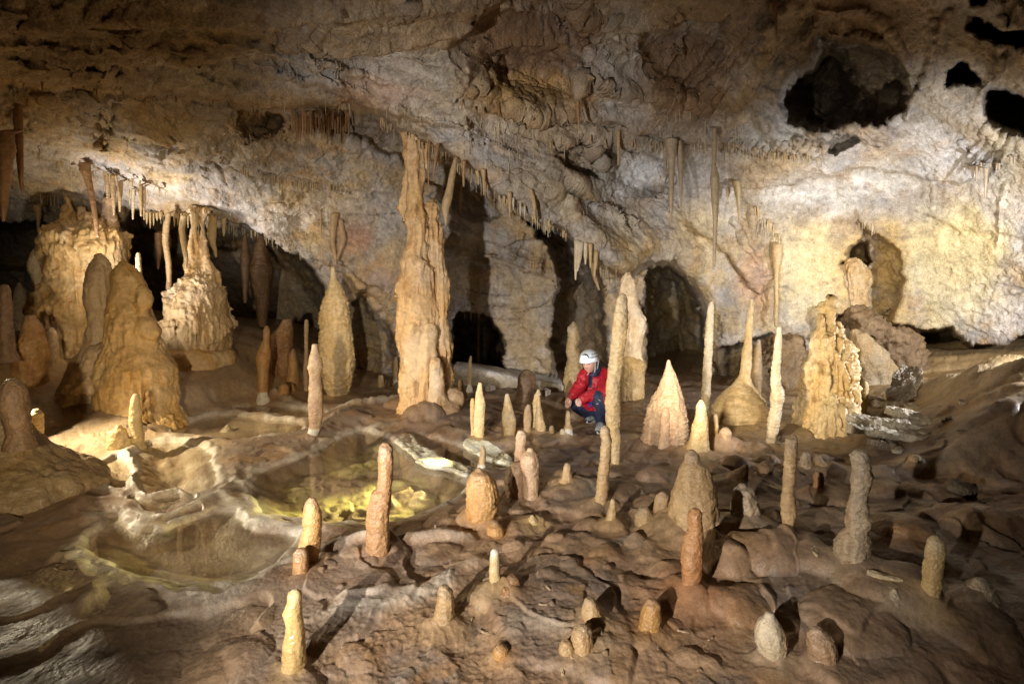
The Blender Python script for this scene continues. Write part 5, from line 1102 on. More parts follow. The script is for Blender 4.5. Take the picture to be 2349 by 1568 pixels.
T('pale pendant in the dark left cavern', 'B1', [(390,1030,1098),(500,1044,1086),(632,1055,1066)], 'brown', 'flow', dYf=10.6)
T('dim fluted curtain at the back of the left cavern', 'B1', [(400,1715,1775),(520,1700,1800),(640,1678,1836),(760,1706,1815),(900,1722,1800),(1020,1738,1786)], 'dark', 'flow', dYf=12.0)  # dark palette, here and on the next curtain, paints in the cavern gloom
T('second dim curtain at the back of the left cavern', 'B1', [(400,1630,1660),(560,1612,1682),(700,1622,1670),(860,1636,1655)], 'dark', 'flow', dYf=12.2)
r3 = np.random.default_rng(21)
for i in range(20):   # fringe of dripping prongs
    t = i / 19; x = 985 + t * 440; y = 262 + 20 * t + r3.uniform(-3, 3); L = r3.uniform(22, 95); w_ = r3.uniform(5, 10)
    if 1090 < x < 1150: continue
    T('dripping prong in the fringe over the mouth of the left cavern', 'B1', [(y - 12, x - w_ * 1.6, x + w_ * 1.6), (y + L * .4, x - w_, x + w_), (y + L, x - 2, x + 2)], 'cream', 'smooth', Y=8.95 + r3.uniform(-.1, .15), group='fringe over the left cavern')
for i in range(22):   # brown drips under the recess in the ceiling
    t = i / 21; x = 1960 + t * 380; y = 760 + r3.uniform(-20, 60) ; L = r3.uniform(60, 180); w_ = r3.uniform(5, 11)
    T('brown drip in the recess of the left ceiling', 'A1', [(y - 12, x - w_ * 1.5, x + w_ * 1.5), (y + L * .5, x - w_, x + w_), (y + L, x - 2, x + 2)], 'brown', 'flow', dY=-.1, group='brown drips in the ceiling recess')

def fringe(label, group, n, line, L, w, pal, style='smooth', dY=-.05):
    p = np.array(line, float); q = np.concatenate([[0], np.cumsum(np.hypot(*np.diff(p, axis=0).T))])
    for u in r3.uniform(0, q[-1], n):
        x = np.interp(u, q, p[:, 0]) + r3.normal(0, 2); y = np.interp(u, q, p[:, 1]) + r3.normal(0, 3)
        l = r3.uniform(*L) * r3.uniform(.4, 1.2); k = r3.uniform(*w); dx = r3.normal(0, .6)
        T(label, 'P', [(y - 3, x - k, x + k), (y + l * .35, x - k * .55 + dx, x + k * .6 + dx), (y + l * .7, x - k * .4 + dx, x + k * .35 + dx), (y + l, x - .7 + dx, x + .7 + dx)], pal, style, dY=dY, group=group, up=.06)
fringe('small tan drip on the edge of the ceiling slab by the great column', 'drips along the central ceiling edge', 24, [(870,275),(960,325),(1020,350),(1100,404),(1160,468)], (10, 40), (2, 4.5), 'tan')
fringe('brown drip on the ledge under the upper left ceiling', 'drips under the upper left ceiling', 14, [(20,190),(200,203),(400,222),(560,240)], (6, 18), (2, 3.5), 'brown')
fringe('cream drip on the lit edge of the far left ceiling', 'drips on the lit far left edge', 16, [(60,335),(180,388),(260,405),(380,442)], (8, 26), (2, 4), 'cream')
fringe('little tan drip along the crack in the left ceiling', 'drips along the ceiling crack', 16, [(440,330),(520,380),(660,415),(800,436)], (6, 18), (1.6, 3), 'tan')
fringe('short drip on the pale lip over the crevice', 'drips on the pale lip', 12, [(1110,410),(1180,478),(1290,530),(1350,590)], (8, 26), (2, 4), 'cream')
fringe('drip in the ragged fringe below the great dark recess', 'drips below the dark recess', 18, [(1660,330),(1740,345),(1800,360),(1880,365),(1890,340)], (8, 22), (2, 4), 'tan')
fringe('ragged drip on the upper right wall', 'drips on the upper right wall', 12, [(1640,430),(1700,440),(1760,500),(1800,560)], (10, 34), (2, 4.5), 'cream')
fringe('drip on the lip of the hollow right of the ceiling centre', 'drips on the lip of the hollow', 12, [(1240,330),(1330,310),(1420,325),(1540,335)], (8, 30), (2, 4), 'tan')
fringe('brown root like drip on the brown ceiling drapes', 'root like drips on the brown drapes', 12, [(1040,230),(1090,250),(1180,245),(1300,255),(1340,240)], (10, 36), (2, 4.5), 'brown')
fringe('grey drip on the dark upper right rock', 'drips on the dark upper right rock', 10, [(2230,380),(2290,380),(2330,360)], (10, 40), (2.5, 5), 'grey')
# ---- soda straws: thin hollow stalactites, each its own object
def straw_mesh(k):
    m, n = 7, 9
    z = np.linspace(0.12, -1, n); th = np.linspace(0, 2 * math.pi, m, endpoint=False)
    q = np.random.default_rng(k)
    R = np.where(z > 0, 1.6, np.clip(1 + z * q.uniform(.1, .5), .25, 1)) * (1 + .15 * q.normal(size=n)); R[-1] *= .5
    V = np.stack([R[:, None] * np.cos(th) + .5 * q.normal(size=n)[:, None] * .3, R[:, None] * np.sin(th), np.broadcast_to(z[:, None], (n, m))], -1).reshape(-1, 3)
    V = np.concatenate([V, [[0, 0, -1.02]]]); i = np.arange(m)
    me = mk('soda_straw', V, [gridfaces(n, m, True)[:, ::-1], np.stack([(n - 1) * m + (i + 1) % m, (n - 1) * m + i, np.full(m, n * m)], 1)], M_STRAW)
    d = me.data; bpy.data.objects.remove(me); return d
STRAWS = [straw_mesh(k) for k in range(6)]
def straws(label, group, n, line=None, box=None, L=(8, 25), w=(1.0, 2.0), dY=-.03, Y=None):
    if line:
        p = np.array(line, float); s = np.concatenate([[0], np.cumsum(np.hypot(*np.diff(p, axis=0).T))])
        u = r3.uniform(0, s[-1], n); X = np.interp(u, s, p[:, 0]) + r3.normal(0, 2, n); Yp = np.interp(u, s, p[:, 1]) + r3.normal(0, 3, n)
    else:
        X = r3.uniform(box[0], box[2], n); Yp = r3.uniform(box[1], box[3], n)
    D = np.array([min(shell_at(a, b - k) for k in (1, 5)) + dY for a, b in zip(X, Yp)])
    for x, y, d in zip(X, Yp, D):
        o = bpy.data.objects.new('soda_straw', STRAWS[int(r3.integers(6))]); COL.objects.link(o)
        a = at(x, y, d); k = d / FP; l = r3.uniform(*L) * (r3.uniform(.5, 1.3)); r = r3.uniform(*w) * .5
        o.location = [float(v) for v in a]; o.scale = (r * k, r * k, l * k); o.rotation_euler = (r3.normal(0, .02), r3.normal(0, .02), r3.uniform(0, 6))
        tag(o, label, 'soda straw', group)
straws('thin soda straw on the step edge of the upper left ceiling', 'soda straws along the left ceiling step', 28, [(430,232),(600,250),(700,254),(810,240)], L=(8, 26))
straws('short soda straw scattered on the flat upper left ceiling', 'soda straws of the upper left ceiling', 34, box=(280,110,800,225), L=(7, 26))
straws('small soda straw under the far left low ceiling', 'soda straws under the far left low ceiling', 10, [(60,440),(180,470)], L=(10, 24), Y=7.9)
straws('straw in the dense tuft before the massive far left column', 'soda straws before the far left column', 14, [(245,425),(345,440)], L=(15, 42), w=(1.5, 3.5))
straws('white soda straw along the low arch by the bottle column', 'soda straws along the low arch', 24, [(340,490),(520,517),(640,548),(700,580)], L=(7, 24))
straws('soda straw along the dark crack of the left ceiling', 'soda straws along the ceiling crack', 24, [(540,390),(640,412),(800,432)], L=(8, 20))
straws('soda straw along the ceiling ridge by the great column', 'soda straws along the ridge by the great column', 20, [(960,328),(1020,352),(1090,404),(1160,470)], L=(10, 32))
straws('bright white soda straw in the comb over the dark crevice', 'white comb of soda straws over the crevice', 15, [(1222,490),(1268,515)], L=(12, 28), w=(1.4, 2.4), Y=8.15)
straws('long hair thin straw on the ceiling before the white hollow', 'soda straws left of the white hollow', 12, box=(1060,235,1300,400), L=(15, 45))
straws('straw hanging from the lip of the white hollow', 'soda straws on the lip of the white hollow', 14, [(1400,318),(1560,336)], L=(14, 44))
straws('straw in the long tuft left of the drapery spike', 'soda straws by the drapery spike', 12, [(1560,330),(1640,320),(1720,345)], L=(18, 52))
straws('small straw on the pale ceiling between the brown drapes', 'soda straws between the brown drapes', 16, box=(1380,235,1720,320), L=(8, 26))
straws('straw in the fringe below the great dark recess', 'soda straws below the great dark recess', 14, [(1740,350),(1880,362)], L=(8, 24))
straws('white straw in the tuft on the wall left of the niche', 'soda straws left of the wall niche', 10, [(1730,500),(1772,520)], L=(12, 38), dY=-.1)
straws('white straw dangling from the top of the wall niche', 'soda straws over the wall niche', 8, [(1968,508),(2015,528)], L=(10, 30), dY=-.1)
straws('white straw over the dark low niche behind the great column', 'soda straws over the low niche', 8, [(1062,722),(1102,720)], L=(7, 16), Y=10.0)
straws('straw beside the wet drip pendant', 'soda straws by the wet drip pendant', 8, [(735,480),(800,496)], L=(10, 34))

# ---- the uncounted fine straws all over the ceiling: one mesh
V, F, o = [], [], 0
m = 5; th = np.linspace(0, 2 * math.pi, m, endpoint=False)
cand = [((280, 60, 820, 235), 170), ((860, 240, 1120, 380), 70), ((1100, 260, 1420, 420), 90), ((1380, 220, 1740, 335), 90), ((420, 300, 900, 440), 120), ((300, 480, 720, 570), 60), ((1180, 480, 1420, 620), 60), ((1640, 380, 2000, 500), 70), ((40, 380, 330, 470), 50)]
lines = [([(870,275),(960,326),(1020,351),(1100,405),(1160,470),(1240,514),(1290,532)], 110), ([(340,492),(430,502),(520,518),(600,536),(700,580)], 70), ([(200,205),(400,220),(600,247),(700,252),(810,238)], 90), ([(60,336),(180,388),(260,406),(380,443)], 60), ([(1400,320),(1560,338),(1640,325),(1740,350),(1880,362)], 110), ([(540,390),(640,412),(800,433)], 60), ([(1340,590),(1380,616),(1440,642)], 30)]
pts = [(r3.uniform(b[0], b[2]), r3.uniform(b[1], b[3]), 1) for b, n in cand for _ in range(n)]
for ln, n in lines:
    p_ = np.array(ln, float); q_ = np.concatenate([[0], np.cumsum(np.hypot(*np.diff(p_, axis=0).T))]); u_ = r3.uniform(0, q_[-1], n)
    pts += [(np.interp(u, q_, p_[:, 0]), np.interp(u, q_, p_[:, 1]) + r3.normal(0, 4), 1.4) for u in u_]
if True:
    for x, y, big in pts:
        d = shell_at(x, y - 2) - .02
        a = np.array([float(q) for q in at(x, y, d)]); k = d / FP; L = k * r3.uniform(4, 20) * r3.uniform(.4, 1) * big; r = k * r3.uniform(.35, .7) * big
        for z_, f in ((.06, 1.5), (0, 1.2), (-L * .5, .9), (-L, .5)):
            V.append(np.stack([a[0] + r * f * np.cos(th), a[1] + r * f * np.sin(th) + (.05 if z_ > 0 else 0), np.full(m, a[2] + z_)], 1))
        F.append(gridfaces(4, m, True)[:, ::-1] + o); o += 4 * m
tag(mk('fine_straws', np.concatenate(V), np.concatenate(F), M_STRAW), 'hair fine short straws scattered all over the ceiling', 'fine straws', kind='stuff')
# ================================================================= ROCKS, SLABS, SHELVES
def shelf(label, frame, pts, z, th, seed):
    w = smooth_poly(wl(frame, pts, z), 2); a = np.array(w)
    lo, hi = a.min(0), a.max(0); n = 110
    X, Y = np.meshgrid(np.linspace(lo[0] - .03, hi[0] + .03, n), np.linspace(lo[1] - .03, hi[1] + .03, n))
    wx = X + .02 * pn(X * 12, Y * 12, seed); wy = Y + .02 * pn(X * 12, Y * 12, seed + 3)
    d = sdf(w, wx.ravel(), wy.ravel()).reshape(X.shape)
    e = sstep(0, -.05, d)
    top = z + .018 * fbm(X, Y, seed, 8, 3, .5) + .006 * fbm(X, Y, seed, 40, 2) + .012 * np.exp(-((d + .03) / .03) ** 2) - .01 * (1 - e)
    botz = z - th * (.35 + .65 * e) + .01 * fbm(X, Y, seed + 5, 10, 2)
    F = gridfaces(n, n); ins = (d.ravel() < 0); F = F[ins[F].all(1)]
    V = np.concatenate([np.stack([X, Y, top], -1).reshape(-1, 3), np.stack([X, Y, botz], -1).reshape(-1, 3)]); N = n * n
    e_ = np.concatenate([F[:, [0, 1]], F[:, [1, 2]], F[:, [2, 3]], F[:, [3, 0]]])
    key = {}
    for p, q in e_: key[(int(p), int(q))] = 1
    side = [(p, q, q + N, p + N) for (p, q) in key if (q, p) not in key]
    Fa = np.concatenate([F, F[:, ::-1] + N, np.array(side)[:, ::-1]])
    used = np.unique(Fa); mp = np.zeros(2 * N, np.int32); mp[used] = np.arange(len(used))
    Vu = V[used]; t = sstep(-.3, .4, fbm(Vu[:, 0], Vu[:, 1], 1, 6, 3))
    c = mixc((.62,.56,.38), (.72,.68,.55), t)
    c0 = (float(a[:, 0].mean()), float(a[:, 1].mean()), z)
    return tag(mk('calcite_shelf', Vu, mp[Fa], M_STAL, c, loc=c0), label, 'calcite shelf')
shelf('long pale calcite shelf along the far side of the central pool', 'C2', [(365,432),(480,392),(520,402),(560,470),(640,498),(700,556),(780,560),(880,612),(912,650),(885,690),(740,622),(600,612),(530,582),(510,534),(440,482)], .045, .05, 3)
shelf('short brilliantly lit calcite shelf under the slim yellow stalagmite', 'C2', [(850,432),(900,416),(980,424),(1060,470),(1180,540),(1190,602),(1100,582),(1000,556),(900,502),(845,470)], .06, .06, 9)

def rock(label, rows, frame, Y, cols, depth=1.0, seed=1, vox=.03, amp=(.10, .07, .02), name='boulder', cat='boulder', flute=.0):
    V, F, d = fuse([body(frame, rows, Y, 'rough', depth, seed, .25)], vox, amp, seed, flute)
    c = V.mean(0); return tag(mk(name, V, F, M_WALL, big_col(V, d * .4, cols, seed), loc=(float(c[0]), float(c[1]), float(V[:, 2].min()))), label, cat)
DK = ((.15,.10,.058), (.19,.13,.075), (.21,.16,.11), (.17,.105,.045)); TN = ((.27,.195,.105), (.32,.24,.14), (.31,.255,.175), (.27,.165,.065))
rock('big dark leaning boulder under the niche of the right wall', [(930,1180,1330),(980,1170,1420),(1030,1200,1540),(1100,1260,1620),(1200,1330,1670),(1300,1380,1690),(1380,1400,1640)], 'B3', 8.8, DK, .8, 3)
rock('rounded tan boulder right behind the big ragged stalagmite', [(1050,1190,1240),(1100,1180,1330),(1180,1190,1400),(1260,1205,1450),(1330,1225,1490),(1390,1240,1490)], 'B3', 8.3, TN, .8, 5, amp=(.06, .03, .01))
rock('low boulder between the spired bulb and the big ragged stalagmite', [(1150,600,880),(1190,500,890),(1270,450,895),(1340,420,890),(1420,400,880)], 'B3', 9.3, ((.19,.135,.08), (.23,.165,.10), (.24,.19,.13), (.19,.12,.055)), .7, 7)
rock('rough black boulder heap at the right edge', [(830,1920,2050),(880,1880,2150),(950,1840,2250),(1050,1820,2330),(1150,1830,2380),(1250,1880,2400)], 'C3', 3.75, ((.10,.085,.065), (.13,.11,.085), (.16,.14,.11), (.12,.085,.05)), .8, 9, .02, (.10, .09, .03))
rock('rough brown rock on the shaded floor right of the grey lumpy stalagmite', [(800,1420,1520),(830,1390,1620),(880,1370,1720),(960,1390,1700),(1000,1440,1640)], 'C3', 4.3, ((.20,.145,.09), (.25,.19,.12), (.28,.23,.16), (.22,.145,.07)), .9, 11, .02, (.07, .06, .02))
rock('pale lit mound of flowstone at the right edge of the bank', [(205,2250,2330),(240,2220,2349),(320,2180,2420),(400,2150,2480),(470,2140,2500)], 'C3', 5.9, TN, .9, 13, .025, (.05, .02, .01))

def slab(label, px, py, z, L, Wd, th, yaw, tilt, seed, name='rock_slab', col=((.42,.36,.26), (.50,.44,.34)), roll=0):
    nx, ny, nz = (64, 36, 10) if L > .25 else (20, 12, 6)
    V = []; 
    g = [np.linspace(-1, 1, k) for k in (nx, ny, nz)]
    def face(a, b, fn):
        A, B = np.meshgrid(a, b, indexing='ij'); P = np.stack(fn(A, B), -1); return P
    Ps = [face(g[0], g[1], lambda a, b: (a, b, np.ones_like(a))), face(g[0], g[1], lambda a, b: (a, -b, -np.ones_like(a))), face(g[0], g[2], lambda a, b: (a, -np.ones_like(a), b)), face(g[0], g[2], lambda a, b: (a, np.ones_like(a), -b)), face(g[1], g[2], lambda a, b: (np.ones_like(a), a, b)), face(g[1], g[2], lambda a, b: (-np.ones_like(a), -a, b))]
    Vs, Fs, o = [], [], 0
    for P in Ps:
        Vs.append(P.reshape(-1, 3)); Fs.append(gridfaces(*P.shape[:2]) + o); o += P.shape[0] * P.shape[1]
    V = np.concatenate(Vs)
    x, y, zz = V.T
    s = 1 + .22 * pn(np.round(x * 1.5, 3) * 1.3 + seed, y * 1.1, .5) 
    V = np.stack([x * L / 2 * (1 + .18 * pn(y * 1.4 + seed, seed, 1)), y * Wd / 2 * (1 - .45 * x ** 4) * (1 + .5 * pn(x * 1.6 + seed, 2, seed)), zz * th / 2 * (1 + .4 * pn(x * 1.3, y * 1.3 + seed, 3))], -1)
    if L > .25:
        b = .5 * fbm(V[:, 0], V[:, 1], V[:, 2] * 3 + seed, 7, 3, .6, 1); V[:, 2] += .065 * b * np.sign(zz); V[:, 1] *= 1 + .18 * fbm(V[:, 0] + seed, 0 * V[:, 0], V[:, 2] * 2, 6, 3, .6)
    V += .012 * np.stack([pn(V[:, 0] * 9 + k * 7, V[:, 1] * 9 + seed, V[:, 2] * 9) for k in range(3)], -1)
    from mathutils import Euler
    R = np.array(Euler((roll, tilt, yaw)).to_matrix()); V = V @ R.T
    if isinstance(z, tuple): c = np.array(z)
    else:
        gx, gy, gz = ground_at(px, py); c = np.array([gx, gy, gz + z])
    V = V + c
    cc = mixc(col[0], col[1], sstep(-.3, .4, fbm(V[:, 0], V[:, 1], V[:, 2], 6, 3)))
    return tag(mk(name, V, np.concatenate(Fs), M_WALL, cc, loc=tuple(float(q) for q in c), smooth=False), label, 'rock slab')
slab('pointed dark shard standing upright on the bank', *fr('C3', 1545, 165), .16, .55, .30, .04, .5, -.95, 3, col=((.26,.21,.15), (.32,.27,.2)))
slab('flat slab behind the long broken slabs', *fr('C3', 1520, 225), .04, .62, .36, .04, -.1, .06, 5)
slab('jagged broken block on top of the long slabs', *fr('C3', 1590, 300), .04, .40, .26, .05, -.4, .2, 7)
slab('upper of the two long broken slabs beside the big ragged stalagmite', *fr('C3', 1530, 365), .05, .92, .22, .05, -.12, .10, 9)
slab('lower of the two long broken slabs beside the big ragged stalagmite', *fr('C3', 1520, 430), .04, .84, .26, .05, -.16, .12, 11)
slab('small slab leaning against the foot of the small knobbly yellow finger', *fr('C3', 1350, 185), .03, .36, .24, .04, .2, .1, 13)
slab('dark flat slab in front of the long broken slabs', *fr('C3', 1440, 480), .03, .42, .16, .04, .3, .05, 15, col=((.22,.17,.12), (.3,.24,.17)))
slab('finger sized broken straw piece on the dark slab', *fr('C3', 945, 1195), .012, .075, .018, .018, 1.4, 0, 17, name='broken_straw', col=((.45,.36,.22), (.5,.4,.26)))
slab('larger broken straw piece left of the pale ringed stalagmite', *fr('C3', 1415, 1375), .014, .12, .026, .026, -.6, .05, 19, name='broken_straw', col=((.45,.36,.22), (.5,.4,.26)))
r4 = np.random.default_rng(8)
for i in range(18):
    px, py = fr('C3', r4.uniform(1280, 1950), r4.uniform(150, 520))
    k = r4.uniform(.05, .2)
    slab('angular rubble piece among the broken slabs on the right bank', px, py, .02, k, k * r4.uniform(.5, .9), k * r4.uniform(.12, .3), r4.uniform(0, 3), r4.uniform(-.4, .4), 130 + i, name='rubble_stone', col=((.36,.30,.21), (.46,.40,.30)))['group'] = 'rubble among the broken slabs'
for i in range(12):
    px = r4.uniform(1095, 1290) ; py = r4.uniform(862, 905)
    slab('small angular stone strewn on the far floor below the white ledge', px, py, .03, r4.uniform(.10, .22), r4.uniform(.08, .16), r4.uniform(.06, .12), r4.uniform(0, 3), r4.uniform(-.3, .3), 30 + i, name='stone', col=((.40,.34,.26), (.5,.45,.38)))['group'] = 'stones below the white ledge'
for i in range(26):
    px = r4.uniform(820, 1820); py = r4.uniform(1200, 1540)
    slab('little broken straw bit lying on the muddy foreground floor', px, py, .004, r4.uniform(.025, .06), .010, .010, r4.uniform(0, 3), r4.uniform(-.1, .1), 60 + i, name='broken_straw', col=((.42,.31,.19), (.48,.37,.24)))['group'] = 'straw bits on the foreground floor'
# low white-topped ledge in front of the back wall
pl = [fr('B2', x, y) for x, y in ((780,1290),(860,1300),(1000,1320),(1130,1345),(1250,1370),(1400,1395),(1520,1415))]
V = []; nn = 90
tt = np.linspace(0, len(pl) - 1, nn)
for t in tt:
    i = min(int(t), len(pl) - 2); f = t - i
    px = pl[i][0] * (1 - f) + pl[i + 1][0] * f; py = pl[i][1] * (1 - f) + pl[i + 1][1] * f
    Y = 9.7 - .4 * t / (len(pl) - 1); x, _, z = at(px, py, Y)
    for k, (dy, dz) in enumerate(((.7, .03), (.3, .03), (.08, .02), (0, -.01), (-.02, -.06), (.0, -.14), (.03, -.22), (.05, -.6))):
        V.append((x, Y + dy + .05 * pn(x * 3, k * .5, 1.2), z + dz + .02 * pn(x * 5, k * .7, 3)))
V = np.array(V); zt = V[:, 2].reshape(nn, 8)[:, :1]
cc = np.tile(np.array([[.60,.58,.56],[.62,.60,.58],[.64,.62,.6],[.60,.56,.5],[.48,.42,.33],[.40,.33,.24],[.36,.29,.2],[.3,.22,.14]]), (nn, 1))
tag(mk('rock_ledge', V, gridfaces(nn, 8), M_WALL, cc, loc=tuple(float(q) for q in V[nn * 4])), 'low banded ledge with a white top at the foot of the back wall', 'ledge', kind='thing')
# ================================================================= THE CROUCHING MAN
YM = 6.62
def E3(x, y, dy=0.0):
    px, py = fr('E', x, y); a = at(px, py, YM + dy); return np.array([float(v) for v in a])
def tube(P, R, m=16, flat=1.0, sub=6):
    P = np.array(P, float); R = np.array(R, float); n = len(P)
    t = np.linspace(0, n - 1, (n - 1) * sub + 1)
    i = np.clip(t.astype(int), 0, n - 2); f = (t - i)[:, None]
    p0, p1, p2, p3 = P[np.clip(i - 1, 0, n - 1)], P[i], P[i + 1], P[np.clip(i + 2, 0, n - 1)]
    Q = .5 * (2 * p1 + (p2 - p0) * f + (2 * p0 - 5 * p1 + 4 * p2 - p3) * f ** 2 + (-p0 + 3 * p1 - 3 * p2 + p3) * f ** 3)
    r = np.interp(t, np.arange(n), R)
    # round ends
    d0 = Q[0] - Q[1]; d0 /= np.linalg.norm(d0); d1 = Q[-1] - Q[-2]; d1 /= np.linalg.norm(d1)
    a = np.array([.95, .75, .45])
    Q = np.concatenate([[Q[0] + d0 * r[0] * k for k in a], Q, [Q[-1] + d1 * r[-1] * k for k in a[::-1]]])
    r = np.concatenate([r[0] * np.sqrt(1 - a ** 2), r, r[-1] * np.sqrt(1 - a[::-1] ** 2)])
    T_ = np.gradient(Q, axis=0); T_ /= np.linalg.norm(T_, axis=1)[:, None] + 1e-9
    u = np.cross(T_, [0.12, 1, 0.05]); u /= np.linalg.norm(u, axis=1)[:, None] + 1e-9; v = np.cross(T_, u)
    th = np.linspace(0, 2 * math.pi, m, endpoint=False)
    V = Q[:, None] + r[:, None, None] * (np.cos(th)[None, :, None] * u[:, None] + flat * np.sin(th)[None, :, None] * v[:, None])
    k = len(Q); F = gridfaces(k, m, True)
    V = np.concatenate([V.reshape(-1, 3), [Q[0] + d0 * .02 * r[3], Q[-1]]]); j = np.arange(m); j1 = (j + 1) % m; N = k * m
    F = np.concatenate([F, np.stack([j1, j, np.full(m, N), np.full(m, N)], 1), np.stack([N - m + j, N - m + j1, np.full(m, N + 1), np.full(m, N + 1)], 1)])
    return V, F
def ell(c, ax, m=24, n=16):
    """ellipsoid with axis vectors ax (3 rows)"""
    th = np.linspace(0, math.pi, n + 1); ph = np.linspace(0, 2 * math.pi, m, endpoint=False)
    S_ = np.stack([np.sin(th)[:, None] * np.cos(ph), np.sin(th)[:, None] * np.sin(ph), np.broadcast_to(np.cos(th)[:, None], (n + 1, m))], -1).reshape(-1, 3)
    return S_ @ np.array(ax) + np.array(c), gridfaces(n + 1, m, True)
def skin(parts, vox):
    V, Q = tri_mk(parts); q = Q[Q[:, 2] != Q[:, 3]]; t = Q[Q[:, 2] == Q[:, 3]][:, :3]
    return fused_obj(mk('tmp', V, [q] + ([t] if len(t) else [])), vox)

# frames of the head: forward to the lower left and towards the camera
Hc = E3(622, 398, -.03)
fw = np.array([-.54, -.83, -.10]); fw /= np.linalg.norm(fw)
up = np.array([-.14, -.10, .98]); up = up - fw * (up @ fw); up /= np.linalg.norm(up)
sd = np.cross(up, fw)       # his left... pointing to the camera's right/front side
def H(f, s, u): return Hc + fw * f + sd * s + up * u
pel = E3(800, 1075, .10); neckb = E3(715, 520, .04)
shR, shL = E3(560, 590, -.02), E3(850, 580, .02)
elR, wrR = E3(440, 800, -.12), E3(318, 935, -.20)
elL, wrL = E3(840, 845, -.22), E3(480, 965, -.36)
hipR, knR, anR = E3(735, 1120, .06), E3(365, 985, -.10), E3(660, 1235, .18)
hipL, knL, anL = E3(850, 1090, .06), E3(745, 930, -.34), E3(800, 1340, -.26)
footR = E3(590, 1318, .10); footL = E3(745, 1485, -.40)
# ---- body: one continuous skin
prt = []
V, F = ell(Hc, [fw * .098, sd * .076, up * .118], 40, 28)
loc = (V - Hc) @ np.stack([fw / .098, sd / .076, up / .118], 1)
f_, s_, u_ = loc.T
dsp = np.zeros(len(V))
fr_ = np.clip(f_, 0, 1)
dsp += .030 * np.exp(-(s_ / .17) ** 2 - ((u_ + .22) / .14) ** 2) * fr_ + .016 * np.exp(-(s_ / .13) ** 2 - ((u_ + .02) / .22) ** 2) * fr_     # nose
dsp -= .014 * (np.exp(-((s_ - .42) / .2) ** 2 - ((u_ - .03) / .12) ** 2) + np.exp(-((s_ + .42) / .2) ** 2 - ((u_ - .03) / .12) ** 2)) * fr_   # sockets
dsp += .008 * np.exp(-((u_ - .22) / .10) ** 2) * fr_                                                     # brow
dsp += .007 * (np.exp(-((s_ - .5) / .22) ** 2 - ((u_ + .28) / .2) ** 2) + np.exp(-((s_ + .5) / .22) ** 2 - ((u_ + .28) / .2) ** 2)) * fr_
dsp += .006 * np.exp(-(s_ / .3) ** 2 - ((u_ + .50) / .05) ** 2) * fr_ - .006 * np.exp(-(s_ / .32) ** 2 - ((u_ + .565) / .028) ** 2) * fr_ + .006 * np.exp(-(s_ / .28) ** 2 - ((u_ + .63) / .05) ** 2) * fr_   # lips
dsp += .016 * np.exp(-(s_ / .4) ** 2 - ((u_ + .88) / .18) ** 2) * np.clip(f_ + .3, 0, 1)                  # chin
V = V + fw * dsp[:, None] - sd * (s_ * .016 * np.clip(-u_ - .2, 0, 1))[:, None] * .8
prt.append((V, F))
for q in (1, -1): prt.append(ell(H(-.008, .076 * q, -.012), [fw * .022, sd * .010, up * .034], 12, 10))
prt.append(tube([H(-.03, 0, -.06), H(-.04, 0, -.13), neckb - np.array([0, 0, .05])], [.050, .048, .050]))
prt.append(tube([neckb - np.array([0, 0, .03]), E3(745, 640, .05), E3(760, 760, .07), pel], [.05, .10, .13, .13]))
for a, b, c in ((shR, elR, wrR), (shL, elL, wrL)): prt.append(tube([neckb - [0, 0, .10], a - [0, 0, .02], b, c], [.05, .05, .042, .027]))
for a, b, c in ((hipR, knR, anR), (hipL, knL, anL)): prt.append(tube([pel, a, b, c], [.10, .085, .055, .04]))
def hand(wr, palm_end, tips, thumb, bend):
    out = [tube([wr, .5 * (wr + palm_end), palm_end], [.025, .034, .036], 14, .55)]
    base_dir = palm_end - wr; L = np.linalg.norm(base_dir); bd = base_dir / L
    side = np.cross(bd, [0, 1, 0]); side /= np.linalg.norm(side)
    for k, tp in enumerate(tips):
        b = palm_end + side * (.5 - k / 3) * .062 * -1
        tp = np.array(tp); mid = b + (tp - b) * .48 + np.array(bend)
        out.append(tube([b - bd * .02, b, mid, tp], [.0105, .0105, .0095, .0075], 10, 1, 4))
    out.append(tube([wr + bd * .03, thumb[0], thumb[1]], [.014, .0125, .009], 10, 1, 4))
    return out
pr = hand(wrR, E3(285, 1020, -.24), [E3(246, 1078, -.27), E3(262, 1098, -.28), E3(284, 1098, -.27), E3(304, 1078, -.25)], (E3(326, 1000, -.26), E3(318, 1050, -.29)), (0, -.015, -.002))
pl_ = hand(wrL, E3(440, 1015, -.40), [E3(418, 1056, -.41), E3(438, 1072, -.42), E3(458, 1072, -.42), E3(478, 1060, -.41)], (E3(424, 985, -.43), E3(412, 1032, -.44)), (-.004, -.016, 0))
prt += pr + pl_
Vb, Fb, Nb = skin(prt, .0042)
l = (Vb - Hc) @ np.stack([fw / .098, sd / .076, up / .118], 1); f_, s_, u_ = l.T
cs = np.tile(np.array([.60, .36, .27]), (len(Vb), 1))
ishead = (np.abs(s_) < 1.5) & (u_ > -1.3) & (u_ < 1.2)
def put(m, c, k): 
    global cs
    m = (np.clip(m, 0, 1) * k * ishead)[:, None]; cs = cs * (1 - m) + np.array(c) * m
put(np.exp(-(s_ / .30) ** 2 - ((u_ + .565) / .07) ** 2) * (f_ > .3), (.48, .19, .16), .9)
put((np.exp(-((np.abs(s_) - .5) / .25) ** 2 - ((u_ + .3) / .2) ** 2)) * (f_ > .2), (.62, .30, .23), .6)
put(np.exp(-(s_ / .2) ** 2 - ((u_ + .25) / .13) ** 2) * (f_ > .3), (.62, .30, .23), .6)
put(np.exp(-((np.abs(s_) - .42) / .16) ** 2 - ((u_ - .03) / .055) ** 2) * (f_ > .3), (.16, .09, .07), .9)
